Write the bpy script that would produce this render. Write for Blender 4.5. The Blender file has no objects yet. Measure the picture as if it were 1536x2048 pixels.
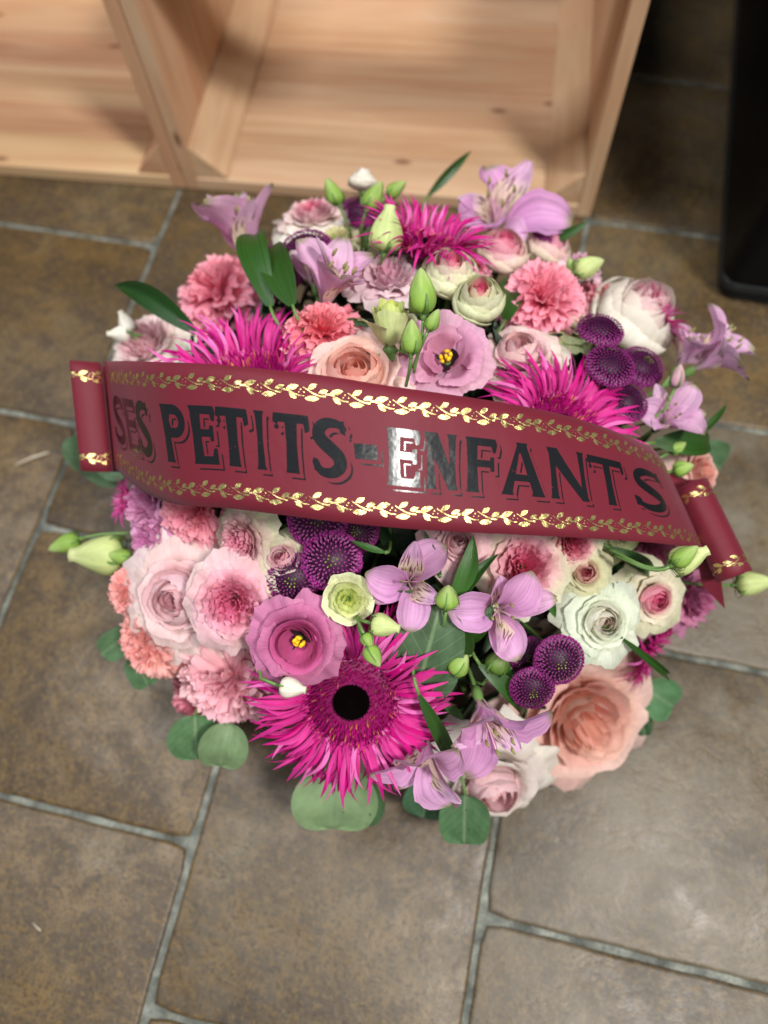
import bpy, math, random
import numpy as np
from mathutils import Vector, Matrix, noise as mnoise
from mathutils.geometry import tessellate_polygon

random.seed(7)
R = random.Random(11)
S = bpy.context.scene
COL = S.collection
PI = math.pi

# ------------------------------------------------------------------ camera
FPX, CAMH = 1500.0, 0.66
def _ray(px, py): return Vector((px - 768, 1024 - py, -FPX))
_n = _ray(840, 1648).normalized()
_vp = _ray(1650, -2700)
_Z = -_n
_Y = (_vp - _vp.dot(_Z) * _Z).normalized()
_X = _Y.cross(_Z)
CW = Matrix((_X, _Y, _Z))                       # camera axes -> world
CAM = Vector((0, 0, CAMH))
cd = bpy.data.cameras.new('camera')
cam = bpy.data.objects.new('camera', cd); COL.objects.link(cam)
cam.matrix_world = Matrix.Translation(CAM) @ CW.to_4x4()
cd.sensor_fit = 'VERTICAL'; cd.sensor_height = 36; cd.lens = 36 * FPX / 2048
cd.clip_start = .02; cd.clip_end = 50
cd.dof.use_dof = True; cd.dof.focus_distance = .428; cd.dof.aperture_fstop = 3.6
S.camera = cam

# ------------------------------------------------------------------ world, lamps, exposure
W = bpy.data.worlds.new('World'); S.world = W; W.use_nodes = True
W.node_tree.nodes['Background'].inputs[0].default_value = (.80, .90, 1.0, 1)
W.node_tree.nodes['Background'].inputs[1].default_value = .15
S.view_settings.view_transform = 'Standard'; S.view_settings.look = 'None'
S.view_settings.exposure = 0; S.view_settings.gamma = 1
def lamp(name, loc, target, w, h, power, col):
    ld = bpy.data.lights.new(name, 'AREA'); ld.shape = 'RECTANGLE'; ld.size = w; ld.size_y = h
    ld.energy = power; ld.color = col
    o = bpy.data.objects.new(name, ld); COL.objects.link(o); o.location = loc
    o.rotation_euler = (Vector(target) - Vector(loc)).to_track_quat('-Z', 'Y').to_euler()
    return o
lamp('overhead_light', (.95, -.25, 2.2), (0, .3, 0), .32, .32, 54, (1, .97, .92))
lamp('overhead_light', (-.85, .35, 2.3), (-.1, .3, 0), .8, .8, 36, (.95, .98, 1))  # broad fill light, added to lift the dim left side
lamp('overhead_light', (.34, -.76, 2.3), (-.1, .3, 0), .22, .16, 10, (1, .98, .95))

# ------------------------------------------------------------------ node helper
def new_mat(name):
    m = bpy.data.materials.new(name); m.use_nodes = True
    nt = m.node_tree; nt.nodes.clear()
    return m, nt
class N:
    def __init__(s, nt): s.nt = nt
    def __call__(s, t, ins=None, **kw):
        n = s.nt.nodes.new(t)
        for k, v in kw.items(): setattr(n, k, v)
        for k, v in (ins or {}).items():
            if isinstance(v, bpy.types.NodeSocket): s.nt.links.new(v, n.inputs[k])
            else: n.inputs[k].default_value = v
        return n
def c4(c): return (c[0], c[1], c[2], 1)
def srgb(r, g, b):
    f = lambda x: (x / 255 / 12.92) if x / 255 <= .04045 else ((x / 255 + .055) / 1.055) ** 2.4
    return (f(r), f(g), f(b))
def mixc(n, fac, a, b, bt='MIX'):
    m = n('ShaderNodeMix', data_type='RGBA', blend_type=bt)
    for idx, v in ((0, fac), (6, a), (7, b)):
        if isinstance(v, bpy.types.NodeSocket): n.nt.links.new(v, m.inputs[idx])
        else: m.inputs[idx].default_value = v if idx == 0 else (c4(v) if len(v) == 3 else v)
    return m.outputs[2]
def math_n(n, op, a, b=None, c=None):
    m = n('ShaderNodeMath', operation=op)
    for i, v in enumerate((a, b, c)):
        if v is None: continue
        if isinstance(v, bpy.types.NodeSocket): n.nt.links.new(v, m.inputs[i])
        else: m.inputs[i].default_value = v
    return m.outputs[0]
def ramp(n, fac, stops, interp='LINEAR'):
    r = n('ShaderNodeValToRGB', {'Fac': fac}); cr = r.color_ramp; cr.interpolation = interp
    while len(cr.elements) < len(stops): cr.elements.new(.5)
    for e, (p, c) in zip(cr.elements, stops): e.position = p; e.color = c4(c) if not isinstance(c, (int, float)) else (c, c, c, 1)
    return r.outputs['Color']
def noise_tex(n, vec, scale, detail=3, rough=.55, dist=0):
    return n('ShaderNodeTexNoise', {'Vector': vec, 'Scale': scale, 'Detail': detail, 'Roughness': rough, 'Distortion': dist}).outputs['Fac']

def petal_material(name, vein=.16, trans=.25, rough=.5, rib=None, edge=(.84, .80, .68), base=None, stripes=None, tipcol=None, vscale=(34, 2.2, 1), spec=.25):
    """object colour = the petal's own colour; alpha = how pale its rim is"""
    m, nt = new_mat(name); n = N(nt)
    oi = n('ShaderNodeObjectInfo')
    uv = n('ShaderNodeTexCoord').outputs['UV']
    sep = n('ShaderNodeSeparateXYZ', {0: uv})
    v = sep.outputs[1]
    mp = n('ShaderNodeMapping', {'Vector': uv, 'Scale': vscale}).outputs[0]
    off = n('ShaderNodeVectorMath', {0: mp, 1: oi.outputs['Random']}, operation='ADD').outputs[0]
    ve = noise_tex(n, off, 1, 4, .6)
    col = oi.outputs['Color']
    ef = math_n(n, 'MULTIPLY', math_n(n, 'POWER', v, 3.0), oi.outputs['Alpha'])
    col = mixc(n, ef, col, edge)
    if base is not None:
        bf = ramp(n, v, [(0, 1), (.34, 0)])
        col = mixc(n, bf, col, base)
    if tipcol is not None:
        col = mixc(n, ramp(n, v, [(.9, 0), (1, 1)]), col, tipcol)
    if stripes is not None:
        st = noise_tex(n, n('ShaderNodeMapping', {'Vector': uv, 'Scale': (13, 5, 1)}).outputs[0], 1, 1, .4)
        sm = ramp(n, st, [(.56, 0), (.60, 1)])
        band = ramp(n, v, [(.30, 0), (.42, 1), (.75, 1), (.88, 0)])
        yb = ramp(n, v, [(.28, 0), (.42, 1), (.6, 1), (.78, 0)])
        col = mixc(n, math_n(n, 'MULTIPLY', yb, .75), col, srgb(244, 232, 190))
        col = mixc(n, math_n(n, 'MULTIPLY', math_n(n, 'MULTIPLY', sm, band), .85), col, stripes)
    if rib is not None:
        au = math_n(n, 'ABSOLUTE', math_n(n, 'SUBTRACT', sep.outputs[0], .5))
        mid_ = ramp(n, au, [(.0, 1), (.022, .8), (.035, 0)])
        sv = math_n(n, 'FRACT', math_n(n, 'SUBTRACT', math_n(n, 'MULTIPLY', v, 9.0), math_n(n, 'MULTIPLY', au, 5.0)))
        svr = ramp(n, sv, [(.0, .5), (.07, 0), (.93, 0), (1, .5)])
        col = mixc(n, math_n(n, 'MAXIMUM', mid_, svr), col, rib)
        sp = noise_tex(n, n('ShaderNodeVectorMath', {0: n('ShaderNodeMapping', {'Vector': uv, 'Scale': (11, 11, 1)}).outputs[0], 1: oi.outputs['Random']}, operation='ADD').outputs[0], 1, 2, .5)
        col = mixc(n, ramp(n, sp, [(.70, 0), (.74, .8)]), col, (.03, .03, .02))
    k = n('ShaderNodeMapRange', {'Value': ve, 'From Min': .3, 'From Max': .7, 'To Min': 1 - vein, 'To Max': 1 + vein * .35}).outputs[0]
    col = mixc(n, 1.0, col, n('ShaderNodeCombineColor', {0: k, 1: k, 2: k}).outputs[0], 'MULTIPLY')
    oc = n('ShaderNodeTexCoord').outputs['Object']
    bl = noise_tex(n, oc, 3.0, 3, .6)
    k2 = n('ShaderNodeMapRange', {'Value': bl, 'From Min': .3, 'From Max': .7, 'To Min': .90, 'To Max': 1.06}).outputs[0]
    col = mixc(n, 1.0, col, n('ShaderNodeCombineColor', {0: k2, 1: k2, 2: k2}).outputs[0], 'MULTIPLY')
    bp = n('ShaderNodeBump', {'Height': ve, 'Strength': .35, 'Distance': .0012}).outputs[0]
    p = n('ShaderNodeBsdfPrincipled', {'Base Color': col, 'Roughness': rough, 'Normal': bp, 'Specular IOR Level': spec})
    t = n('ShaderNodeBsdfTranslucent', {'Color': col, 'Normal': bp})
    mx = n('ShaderNodeMixShader', {0: trans, 1: p.outputs[0], 2: t.outputs[0]})
    n('ShaderNodeOutputMaterial', {0: mx.outputs[0]})
    return m
def simple_mat(name, col, rough=.5, metal=0, spec=.5, var=.15, vs=60, bump=0, col2=None, coat=0):
    m, nt = new_mat(name); n = N(nt)
    oc = n('ShaderNodeTexCoord').outputs['Object']
    f = noise_tex(n, oc, vs, 4, .6)
    c = mixc(n, n('ShaderNodeMapRange', {'Value': f, 'From Min': .3, 'From Max': .7}).outputs[0],
             tuple(x * (1 - var) for x in col), col2 or tuple(min(1, x * (1 + var)) for x in col))
    ins = {'Base Color': c, 'Roughness': rough, 'Metallic': metal, 'Specular IOR Level': spec, 'Coat Weight': coat}
    if bump: ins['Normal'] = n('ShaderNodeBump', {'Height': f, 'Strength': bump, 'Distance': .001}).outputs[0]
    p = n('ShaderNodeBsdfPrincipled', ins)
    n('ShaderNodeOutputMaterial', {0: p.outputs[0]})
    return m

M = {}
M['petal'] = petal_material('soft_petal', vein=.12, trans=.36)
M['ruffle'] = petal_material('carnation_petal', vein=.08, trans=.36, edge=srgb(255, 214, 214), vscale=(18, 2, 1))
M['spider'] = petal_material('gerbera_ray', vein=.22, trans=.18, rough=.5, vscale=(5, 1.5, 1), spec=.2)
M['lily'] = petal_material('alstroemeria_tepal', vein=.30, trans=.38, base=srgb(150, 150, 96), vscale=(22, 1.0, 1), tipcol=srgb(150, 150, 100))
M['lily_streak'] = petal_material('alstroemeria_streaked_tepal', vein=.30, trans=.38, base=srgb(170, 150, 110), stripes=srgb(110, 30, 66), vscale=(22, 1.0, 1))
M['budpetal'] = petal_material('bud_petal', vein=.20, trans=.25, rough=.45, edge=srgb(236, 232, 190), vscale=(16, 1.4, 1))
M['leaf'] = petal_material('leaf_surface', vein=.34,  trans=.14, rough=.38, vscale=(24, .8, 1), edge=srgb(120, 140, 90), spec=.5)
M['eucalyptus'] = petal_material('eucalyptus_surface', vein=.22, trans=.12, rib=srgb(118, 142, 104), rough=.6, vscale=(6, 5, 1), edge=srgb(170, 190, 150), spec=.35)
M['stem'] = simple_mat('green_stem', srgb(96, 128, 66), .45, var=.2)
M['yellow'] = simple_mat('yellow_anther', srgb(236, 190, 10), .6, var=.25, vs=8)
M['olive'] = simple_mat('olive_anther', srgb(130, 126, 70), .6, var=.25, vs=8)
M['darkcup'] = simple_mat('dark_flower_throat', srgb(38, 10, 24), .6, var=.3, vs=4)
M['filament'] = simple_mat('pale_filament', srgb(220, 180, 190), .5, var=.1)
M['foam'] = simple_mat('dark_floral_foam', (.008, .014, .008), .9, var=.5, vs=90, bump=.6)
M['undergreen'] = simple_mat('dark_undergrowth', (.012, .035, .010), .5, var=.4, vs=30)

# mums, gerbera disc: colours run along each floret (uv.y), not with the light
def floret_mat(name, stops, rough=.5, trans=.0):
    m, nt = new_mat(name); n = N(nt)
    uv = n('ShaderNodeTexCoord').outputs['UV']; sep = n('ShaderNodeSeparateXYZ', {0: uv})
    col = ramp(n, sep.outputs[1], stops)
    fs = noise_tex(n, n('ShaderNodeTexCoord').outputs['Object'], 5, 2)
    k2 = n('ShaderNodeMapRange', {'Value': fs, 'From Min': .3, 'From Max': .7, 'To Min': .8, 'To Max': 1.15}).outputs[0]
    col = mixc(n, 1.0, col, n('ShaderNodeCombineColor', {0: k2, 1: k2, 2: k2}).outputs[0], 'MULTIPLY')
    p = n('ShaderNodeBsdfPrincipled', {'Base Color': col, 'Roughness': rough, 'Specular IOR Level': .3 if rough < .6 else .03})
    n('ShaderNodeOutputMaterial', {0: p.outputs[0]})
    return m
M['mum'] = floret_mat('purple_floret', [(0, srgb(44, 6, 38)), (.6, srgb(104, 20, 84)), (.9, srgb(142, 40, 118)), (1, srgb(176, 84, 152))])
M['mum_light'] = floret_mat('bright_purple_floret', [(0, srgb(60, 8, 52)), (.6, srgb(134, 32, 112)), (.9, srgb(172, 60, 148)), (1, srgb(204, 112, 182))])
M['mumeye'] = floret_mat('green_floret', [(0, srgb(70, 90, 30)), (1, srgb(170, 180, 60))])
M['disc_ring'] = floret_mat('magenta_disc_floret', [(0, srgb(118, 4, 74)), (.6, srgb(178, 12, 112)), (1, srgb(222, 50, 152))])
M['disc_gold'] = floret_mat('gold_disc_floret', [(0, srgb(120, 10, 60)), (.5, srgb(214, 110, 80)), (1, srgb(250, 190, 110))])
M['disc_black'] = floret_mat('black_disc_floret', [(0, (.002, .001, .001)), (.7, (.006, .002, .003)), (1, (.02, .004, .008))], .7)

# ------------------------------------------------------------------ mesh helpers
def mesh_from(name, verts, faces, mat, uvs=None, smooth=True):
    me = bpy.data.meshes.new(name)
    me.from_pydata([tuple(v) for v in verts], [], [tuple(f) for f in faces])
    if smooth: me.polygons.foreach_set('use_smooth', [True] * len(me.polygons))
    if uvs is not None:
        ul = me.uv_layers.new(name='UVMap')
        li = np.zeros(len(me.loops), dtype=np.int32); me.loops.foreach_get('vertex_index', li)
        ul.data.foreach_set('uv', np.asarray(uvs, dtype=np.float32)[li].ravel())
    for m in (mat if isinstance(mat, (list, tuple)) else [mat]): me.materials.append(m)
    me.update()
    return me
def sheet(name, fn, nu, nv, mat):
    vs, uvs, fs = [], [], []
    for j in range(nv + 1):
        for i in range(nu + 1):
            u = -1 + 2 * i / nu; v = j / nv
            vs.append(fn(u, v)); uvs.append((i / nu, v))
    for j in range(nv):
        for i in range(nu):
            a = j * (nu + 1) + i
            fs.append((a, a + 1, a + nu + 2, a + nu + 1))
    return mesh_from(name, vs, fs, mat, uvs)
class Bag:
    """collects many small shapes into one mesh"""
    def __init__(s): s.v, s.f, s.uv, s.mi = [], [], [], []
    def add(s, vs, fs, uvs=None, mi=0):
        o = len(s.v); s.v += [tuple(v) for v in vs]; s.f += [tuple(i + o for i in f) for f in fs]
        s.uv += uvs if uvs else [(0, 0)] * len(vs); s.mi += [mi] * len(fs)
    def mesh(s, name, mat, smooth=True):
        me = mesh_from(name, s.v, s.f, mat, s.uv, smooth)
        if any(s.mi): me.polygons.foreach_set('material_index', s.mi)
        return me
def tube_data(pts, rad, seg=6, cap=True):
    pts = [Vector(p) for p in pts]; vs, fs = [], []
    n = len(pts)
    up = Vector((0, 0, 1)) if abs((pts[-1] - pts[0]).normalized().z) < .9 else Vector((1, 0, 0))
    for i, p in enumerate(pts):
        t = (pts[min(i + 1, n - 1)] - pts[max(i - 1, 0)])
        t = t.normalized() if t.length > 1e-9 else Vector((0, 0, 1))
        a = t.cross(up).normalized(); b = t.cross(a)
        r = rad(i / (n - 1)) if callable(rad) else rad
        for k in range(seg):
            th = 2 * PI * k / seg
            vs.append(p + a * math.cos(th) * r + b * math.sin(th) * r)
    for i in range(n - 1):
        for k in range(seg):
            fs.append((i * seg + k, i * seg + (k + 1) % seg, (i + 1) * seg + (k + 1) % seg, (i + 1) * seg + k))
    if cap:
        fs.append(tuple(range(seg))[::-1]); fs.append(tuple((n - 1) * seg + k for k in range(seg)))
    return vs, fs
def tube_mesh(name, pts, rad, mat, seg=6):
    vs, fs = tube_data(pts, rad, seg)
    return mesh_from(name, vs, fs, mat, [(0, 0)] * len(vs))
def bez(p0, p1, p2, p3, n=10):
    out = []
    for i in range(n + 1):
        t = i / n; s = 1 - t
        out.append(p0 * s ** 3 + p1 * 3 * s * s * t + p2 * 3 * s * t * t + p3 * t ** 3)
    return out
def link(name, me, parent=None, mat4=None, col=None):
    o = bpy.data.objects.new(name, me); COL.objects.link(o)
    if parent is not None: o.parent = parent
    if mat4 is not None: o.matrix_local = mat4
    if col is not None: o.color = (col[0], col[1], col[2], col[3] if len(col) > 3 else 0)
    return o
def thing(name, label, cat, mw, group=None):
    o = bpy.data.objects.new(name, None); COL.objects.link(o)
    o.empty_display_size = .02; o.matrix_world = mw
    o['label'] = label; o['category'] = cat
    if group: o['group'] = group
    return o
def tag(o, label=None, cat=None, group=None, kind=None):
    for k, v in (('label', label), ('category', cat), ('group', group), ('kind', kind)):
        if v: o[k] = v
    return o
def box_data(x0, x1, y0, y1, z0, z1, bev=0):
    """box with chamfered upper edges"""
    b = bev
    vs = [(x0, y0, z0), (x1, y0, z0), (x1, y1, z0), (x0, y1, z0),
          (x0, y0, z1 - b), (x1, y0, z1 - b), (x1, y1, z1 - b), (x0, y1, z1 - b),
          (x0 + b, y0 + b, z1), (x1 - b, y0 + b, z1), (x1 - b, y1 - b, z1), (x0 + b, y1 - b, z1)]
    fs = [(3, 2, 1, 0)]
    for i in range(4):
        j = (i + 1) % 4
        fs.append((i, j, j + 4, i + 4))
        if b: fs.append((i + 4, j + 4, j + 8, i + 8))
    if not b:
        vs = vs[:8]; fs.append((4, 5, 6, 7))
    else: fs.append((8, 9, 10, 11))
    return vs, fs

# ------------------------------------------------------------------ the bouquet's dome: things are set on it along a line of sight
DC = Vector((-.075, .258, .06)); DR, DZ = .235, .20
def floor_pt(px, py, z=0):
    d = CW @ _ray(px, py); t = (z - CAMH) / d.z
    return CAM + d * t
def dome_pt(px, py, k=1.0):
    d = (CW @ _ray(px, py)).normalized(); o = CAM - DC
    sc = Vector((1 / (DR * k), 1 / (DR * k), 1 / (DZ * k)))
    O = Vector((o.x * sc.x, o.y * sc.y, o.z * sc.z)); D = Vector((d.x * sc.x, d.y * sc.y, d.z * sc.z))
    A = D.dot(D); B = O.dot(D); C = O.dot(O) - 1
    disc = B * B - A * C
    t = (-B - math.sqrt(disc)) / A if disc > 0 else -B / A
    p = CAM + d * t
    if p.z < .02: p = floor_pt(px, py, .02)
    q = p - DC
    nrm = Vector((q.x * sc.x ** 2, q.y * sc.y ** 2, q.z * sc.z ** 2)).normalized()
    return p, nrm
def depth_of(p): return -((CW.transposed() @ (p - CAM)).z)
def cam_dir(f): return (CW @ Vector(f)).normalized()
def frame(p, z, roll=0, s=1.0):
    z = z.normalized()
    x = Vector((0, 0, 1)).cross(z)
    if x.length < .05: x = Vector((1, 0, 0))
    x.normalize(); y = z.cross(x)
    m = Matrix((x, y, z)).transposed().to_4x4()
    return Matrix.Translation(p) @ m @ Matrix.Rotation(roll, 4, 'Z') @ Matrix.Scale(s, 4)
def spot(px, py, r, face, k, off, roll=None):
    """where a flower head of radius r (as seen) stands on the dome"""
    p, nrm = dome_pt(px, py, k)
    tc = (CAM - p).normalized()
    fd = cam_dir(face) if face else (nrm * .75 + tc * .45).normalized()
    s = r * (1.10 if py < 730 else 1.05) * depth_of(p) / FPX
    return frame(p - fd * off * s, fd, R.uniform(0, 6.28) if roll is None else roll, s), s
def add_stem(root, thick=.0022, mat=None):
    """stem from the flower's base into the foam, in the flower's own space"""
    mw = root.matrix_world; s = mw.to_scale().x
    base = mw.translation; fd = (mw.to_3x3() @ Vector((0, 0, 1))).normalized()
    tgt = DC + (base - DC) * .45; tgt.z = max(.05, tgt.z * .75)
    L = (base - tgt).length
    pts = bez(base + fd * .002, base - fd * L * .45, tgt + (base - tgt) * .35, tgt, 8)
    inv = mw.inverted()
    me = tube_mesh('stem', [inv @ p for p in pts], thick / s, mat or M['stem'])
    return link('stem', me, root)

def jit(c, a=.06):
    k = 1 + R.uniform(-a, a)
    return tuple(min(.95, max(0, x * k * (1 + R.uniform(-a, a) * .4))) for x in c[:3])
def lerp(a, b, t): return tuple(x + (y - x) * t for x, y in zip(a, b))

# ------------------------------------------------------------------ roses and other cupped flowers
_cache = {}
def cup_petal(rb, rr, h, span, curl, wave, bulge, seed, mat='petal', nu=18, nv=11, point=0.0):
    key = ('cup', round(rb, 3), round(rr, 3), round(h, 3), round(span, 3), curl, wave, bulge, seed, mat, point)
    if key in _cache: return _cache[key]
    rr_ = random.Random(seed * 77 + 5); ph = rr_.uniform(0, 6); ph2 = rr_.uniform(0, 6); sk = rr_.uniform(-.08, .08)
    def fn(u, v):
        nick = mnoise.noise(Vector((u * 5.5 + ph2, seed * 9.1, 2.0))) * .055 + mnoise.noise(Vector((u * 13 + ph, seed * 4.1, 5.0))) * .022
        vm = v * (1 - .22 * abs(u) ** 2.6 + point * max(0, 1 - abs(u - sk * 3)) ** 3 + nick * v * v)
        P = (1 - bulge) * vm ** .75 + bulge * math.sin(PI * (.80 if bulge > .8 else .62) * min(vm, 1.15))
        rho = rb + (rr - rb) * P
        z = h * (vm ** 1.15)
        c = max(0, vm - .62) / .38
        e = c * c * curl * rr * (.75 + .5 * abs(u) ** 1.5)
        rho += e * .20 + .03 * rr * c * curl; z -= e * .26
        nz = mnoise.noise(Vector((u * 1.6 + ph, vm * 2.2 + ph2, seed * 3.1)))
        nz2 = mnoise.noise(Vector((u * 4.2 + ph2, vm * 4 + ph, seed * 1.7)))
        rho += wave * rr * (nz * .9 + nz2 * .35) * vm ** 1.5
        z += wave * rr * (math.sin(u * 3.3 + ph) * .35 + nz2 * .5) * vm ** 2
        if wave >= .09: z += wave * rr * .42 * math.sin(u * 6.5 + ph2) * vm ** 3; rho += wave * rr * .25 * math.sin(u * 9 + ph) * vm ** 3
        rho *= 1 + .07 * u
        w = span * (.30 + .70 * min(1, vm * 1.25) ** .6)
        a = u * w + sk * v
        return (rho * math.cos(a), rho * math.sin(a), z)
    me = sheet('petal', fn, nu, nv, M[mat]); _cache[key] = me
    return me
#           count  rb   rr    h    span curl wave bulge
ROSE = [(3, .01, .12, .74, 1.9, 0, .10, .9), (3, .02, .21, .76, 1.6, 0, .08, .9), (4, .03, .33, .77, 1.35, .10, .06, .9), (4, .05, .45, .76, 1.25, .15, .06, .9),
        (5, .06, .36, .72, 1.15, .5, .07, .5), (5, .07, .45, .68, 1.1, .8, .07, .45), (5, .09, .57, .62, 1.0, 1.1, .09, .4), (5, .10, .74, .50, .95, 1.4, .11, .3), (5, .10, .93, .33, .88, 1.6, .13, .2)]
LOOSE = [(4, .03, .2, .66, .9, .1, .34, .5), (5, .06, .30, .68, 1.0, .2, .24, .6), (5, .08, .42, .68, 1.0, .4, .17, .5), (5, .1, .54, .66, 1.05, .7, .13, .5), (5, .1, .68, .60, 1.1, 1.0, .12, .4), (5, .1, .84, .46, 1.05, 1.4, .13, .3), (5, .08, 1.02, .22, 1.0, 1.6, .14, .2)]
GARDEN = [(6, .01, .13, .62, .75, 0, .42, 0), (8, .04, .23, .64, .6, .1, .40, .1), (9, .08, .34, .65, .55, .2, .32, .2), (9, .1, .45, .64, .55, .4, .24, .3),
          (9, .12, .57, .61, .6, .6, .18, .3), (8, .12, .70, .54, .72, .9, .14, .3), (8, .12, .84, .43, .75, 1.2, .13, .2), (7, .1, .97, .26, .78, 1.4, .14, .1)]
BUDROSE = [(3, .01, .12, 1.36, 1.9, 0, .08, .9), (3, .03, .22, 1.38, 1.6, 0, .08, .9), (4, .04, .34, 1.38, 1.3, .1, .06, .9), (4, .06, .47, 1.36, 1.2, .15, .05, .9),
           (4, .08, .64, 1.30, 1.25, .2, .05, .9), (4, .10, .82, 1.20, 1.15, .35, .05, .9), (5, .12, .98, 1.04, 1.05, .6, .06, .9), (3, .12, 1.0, .80, 1.0, 1.2, .08, .9)]
LISI = [(3, .08, .40, .80, 1.25, .35, .06, .6), (4, .10, .56, .76, 1.2, .8, .07, .5), (5, .10, .74, .66, 1.05, 1.1, .09, .4), (6, .08, .96, .46, .85, 1.4, .20, .2)]
LISIOPEN = [(3, .08, .50, .74, .95, .7, .10, .4), (4, .10, .76, .60, .95, 1.1, .12, .3), (5, .08, 1.0, .40, .8, 1.3, .15, .1)]
FRILL = [(5, .01, .14, .66, .9, 0, .40, 0), (6, .05, .28, .68, .7, .1, .38, .1), (7, .08, .42, .66, .65, .3, .3, .2), (8, .1, .58, .58, .65, .5, .28, .2), (8, .1, .76, .46, .7, .9, .24, .2), (7, .08, .96, .26, .7, 1.2, .22, .1)]
def build_cup(root, rings, cols, edge=.3, seed=0, mat='petal', tilt=.06):
    """cols: colours from the middle outwards"""
    phi = R.uniform(0, 6.28); nr = len(rings)
    for i, (cnt, rb, rr, h, span, curl, wave, bulge) in enumerate(rings):
        t = i / (nr - 1); x = t * (len(cols) - 1); a = int(min(x, len(cols) - 2)); c = lerp(cols[a], cols[a + 1], x - a)
        for k in range(cnt):
            phi2 = phi + 2 * PI * (k + R.uniform(-.12, .12)) / cnt
            me = cup_petal(rb, rr, h, span, curl, wave, bulge, (k + i + seed) % 3, mat, point=(.10 if rings is ROSE and i > 3 else .03))
            s = 1 + R.uniform(-.05, .05)
            m = Matrix.Rotation(phi2, 4, 'Z') @ Matrix.Rotation(R.uniform(-tilt, tilt), 4, 'X') @ Matrix.Rotation(R.uniform(-tilt, tilt) * .8, 4, 'Y') @ Matrix.Diagonal((s, s, s * R.uniform(.95, 1.05), 1))
            link('petal', me, root, m, (*jit(c, .07), edge * .6 * (.3 + .7 * t)))
        phi += 2.4
    if mat == 'petal' or mat == 'budpetal': add_sepals(root, .26 if rings is not BUDROSE else .3)
def add_sepals(root, r=.26):
    if 'sepal' not in _cache:
        _cache['sepal'] = sheet('sepal', lambda u, v: (.05 + .85 * v, u * .16 * math.sin(PI * min(1, .15 + v * .85)) * (1 - v * .3), -.03 - .22 * math.sin(v * 2.4) + .05 * u * u), 4, 6, M['leaf'])
        bag = Bag(); n = 10
        prof = [(.02, -.30), (.10, -.28), (.19, -.18), (.22, -.06), (.16, .04)]
        vs = [(r_ * math.cos(2 * PI * k / n), r_ * math.sin(2 * PI * k / n), z) for r_, z in prof for k in range(n)]
        fs = [(j * n + k, j * n + (k + 1) % n, (j + 1) * n + (k + 1) % n, (j + 1) * n + k) for j in range(len(prof) - 1) for k in range(n)]
        fs.append(tuple(range(n))[::-1])
        bag.add(vs, fs); _cache['calyx'] = bag.mesh('calyx', M['stem'])
    link('calyx', _cache['calyx'], root)
    for k in range(5):
        link('sepal', _cache['sepal'], root, Matrix.Rotation(2 * PI * k / 5 + .3, 4, 'Z') @ Matrix.Rotation(R.uniform(-.3, .2), 4, 'Y') @ Matrix.Scale(.8, 4), (*jit(srgb(92, 120, 62), .1), .1))

# ------------------------------------------------------------------ carnation
def ruffle_petal(seed, bend, length=1.0):
    key = ('ruf', seed, round(bend, 2))
    if key in _cache: return _cache[key]
    rr_ = random.Random(seed * 13 + 3); p1, p2, p3 = (rr_.uniform(0, 6) for _ in range(3)); f1 = rr_.uniform(2.4, 3.6)
    saw = [rr_.uniform(0, .075) if i % 2 else rr_.uniform(-.045, .01) for i in range(23)]
    def fn(u, v):
        i = int(round((u + 1) / 2 * 22))
        L = 1.0 - .16 * u * u + (saw[i] if v > .99 else 0) + .02 * math.sin(u * 9 + p3) * v
        w = (.05 + .50 * v ** 1.5)
        t = v * L
        # runs up local +X, its face looks to +Z; bends down towards the tip
        b = bend * max(0, v - .45)
        x = t * math.cos(b * .6); z = -t * math.sin(b * .6) * .7
        ruf = (math.sin(f1 * PI * u + p1) * .085 + math.sin(f1 * 2.1 * PI * u + p2) * .05) * v ** 2.2
        y = u * w * (1 - .12 * abs(u))
        y += .03 * math.sin(u * 12 + p2) * v * v
        return (x, y, z + ruf)
    me = sheet('petal', fn, 22, 6, M['ruffle']); _cache[key] = me
    return me
def build_carnation(root, cols, n=46, tmax=1.75, edge=.5):
    for k in range(n):
        f = (k + .5) / n
        th = tmax * f ** .62                       # polar angle from the facing axis
        ph = k * 2.39996 + R.uniform(-.25, .25)
        me = ruffle_petal(k % 6, (.3, .8, 1.4)[min(2, int(f * 3))])
        L = (.62 + .40 * f) * R.uniform(.93, 1.06)
        spin = R.uniform(-1.0, 1.0) * (1 - f) * 1.3 + R.uniform(-.3, .3)
        # petal x axis -> direction (th, ph)
        m = Matrix.Rotation(ph, 4, 'Z') @ Matrix.Rotation(-(PI / 2 - th), 4, 'Y') @ Matrix.Rotation(spin, 4, 'X') @ Matrix.Scale(L, 4)
        c = lerp(cols[0], cols[1], f)
        link('petal', me, root, Matrix.Translation((0, 0, .05)) @ m, (*jit(c, .07), edge * R.uniform(.4, 1)))
    if 'tubecalyx' not in _cache:
        n_ = 10; prof = [(.05, -.75), (.16, -.7), (.2, -.35), (.26, .08)]
        vs = [(r_ * math.cos(2 * PI * q / n_), r_ * math.sin(2 * PI * q / n_), z) for r_, z in prof for q in range(n_)]
        fs = [(j * n_ + q, j * n_ + (q + 1) % n_, (j + 1) * n_ + (q + 1) % n_, (j + 1) * n_ + q) for j in range(3) for q in range(n_)]
        _cache['tubecalyx'] = mesh_from('calyx', vs, fs, M['stem'], [(0, 0)] * len(vs))
    link('calyx', _cache['tubecalyx'], root)

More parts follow.
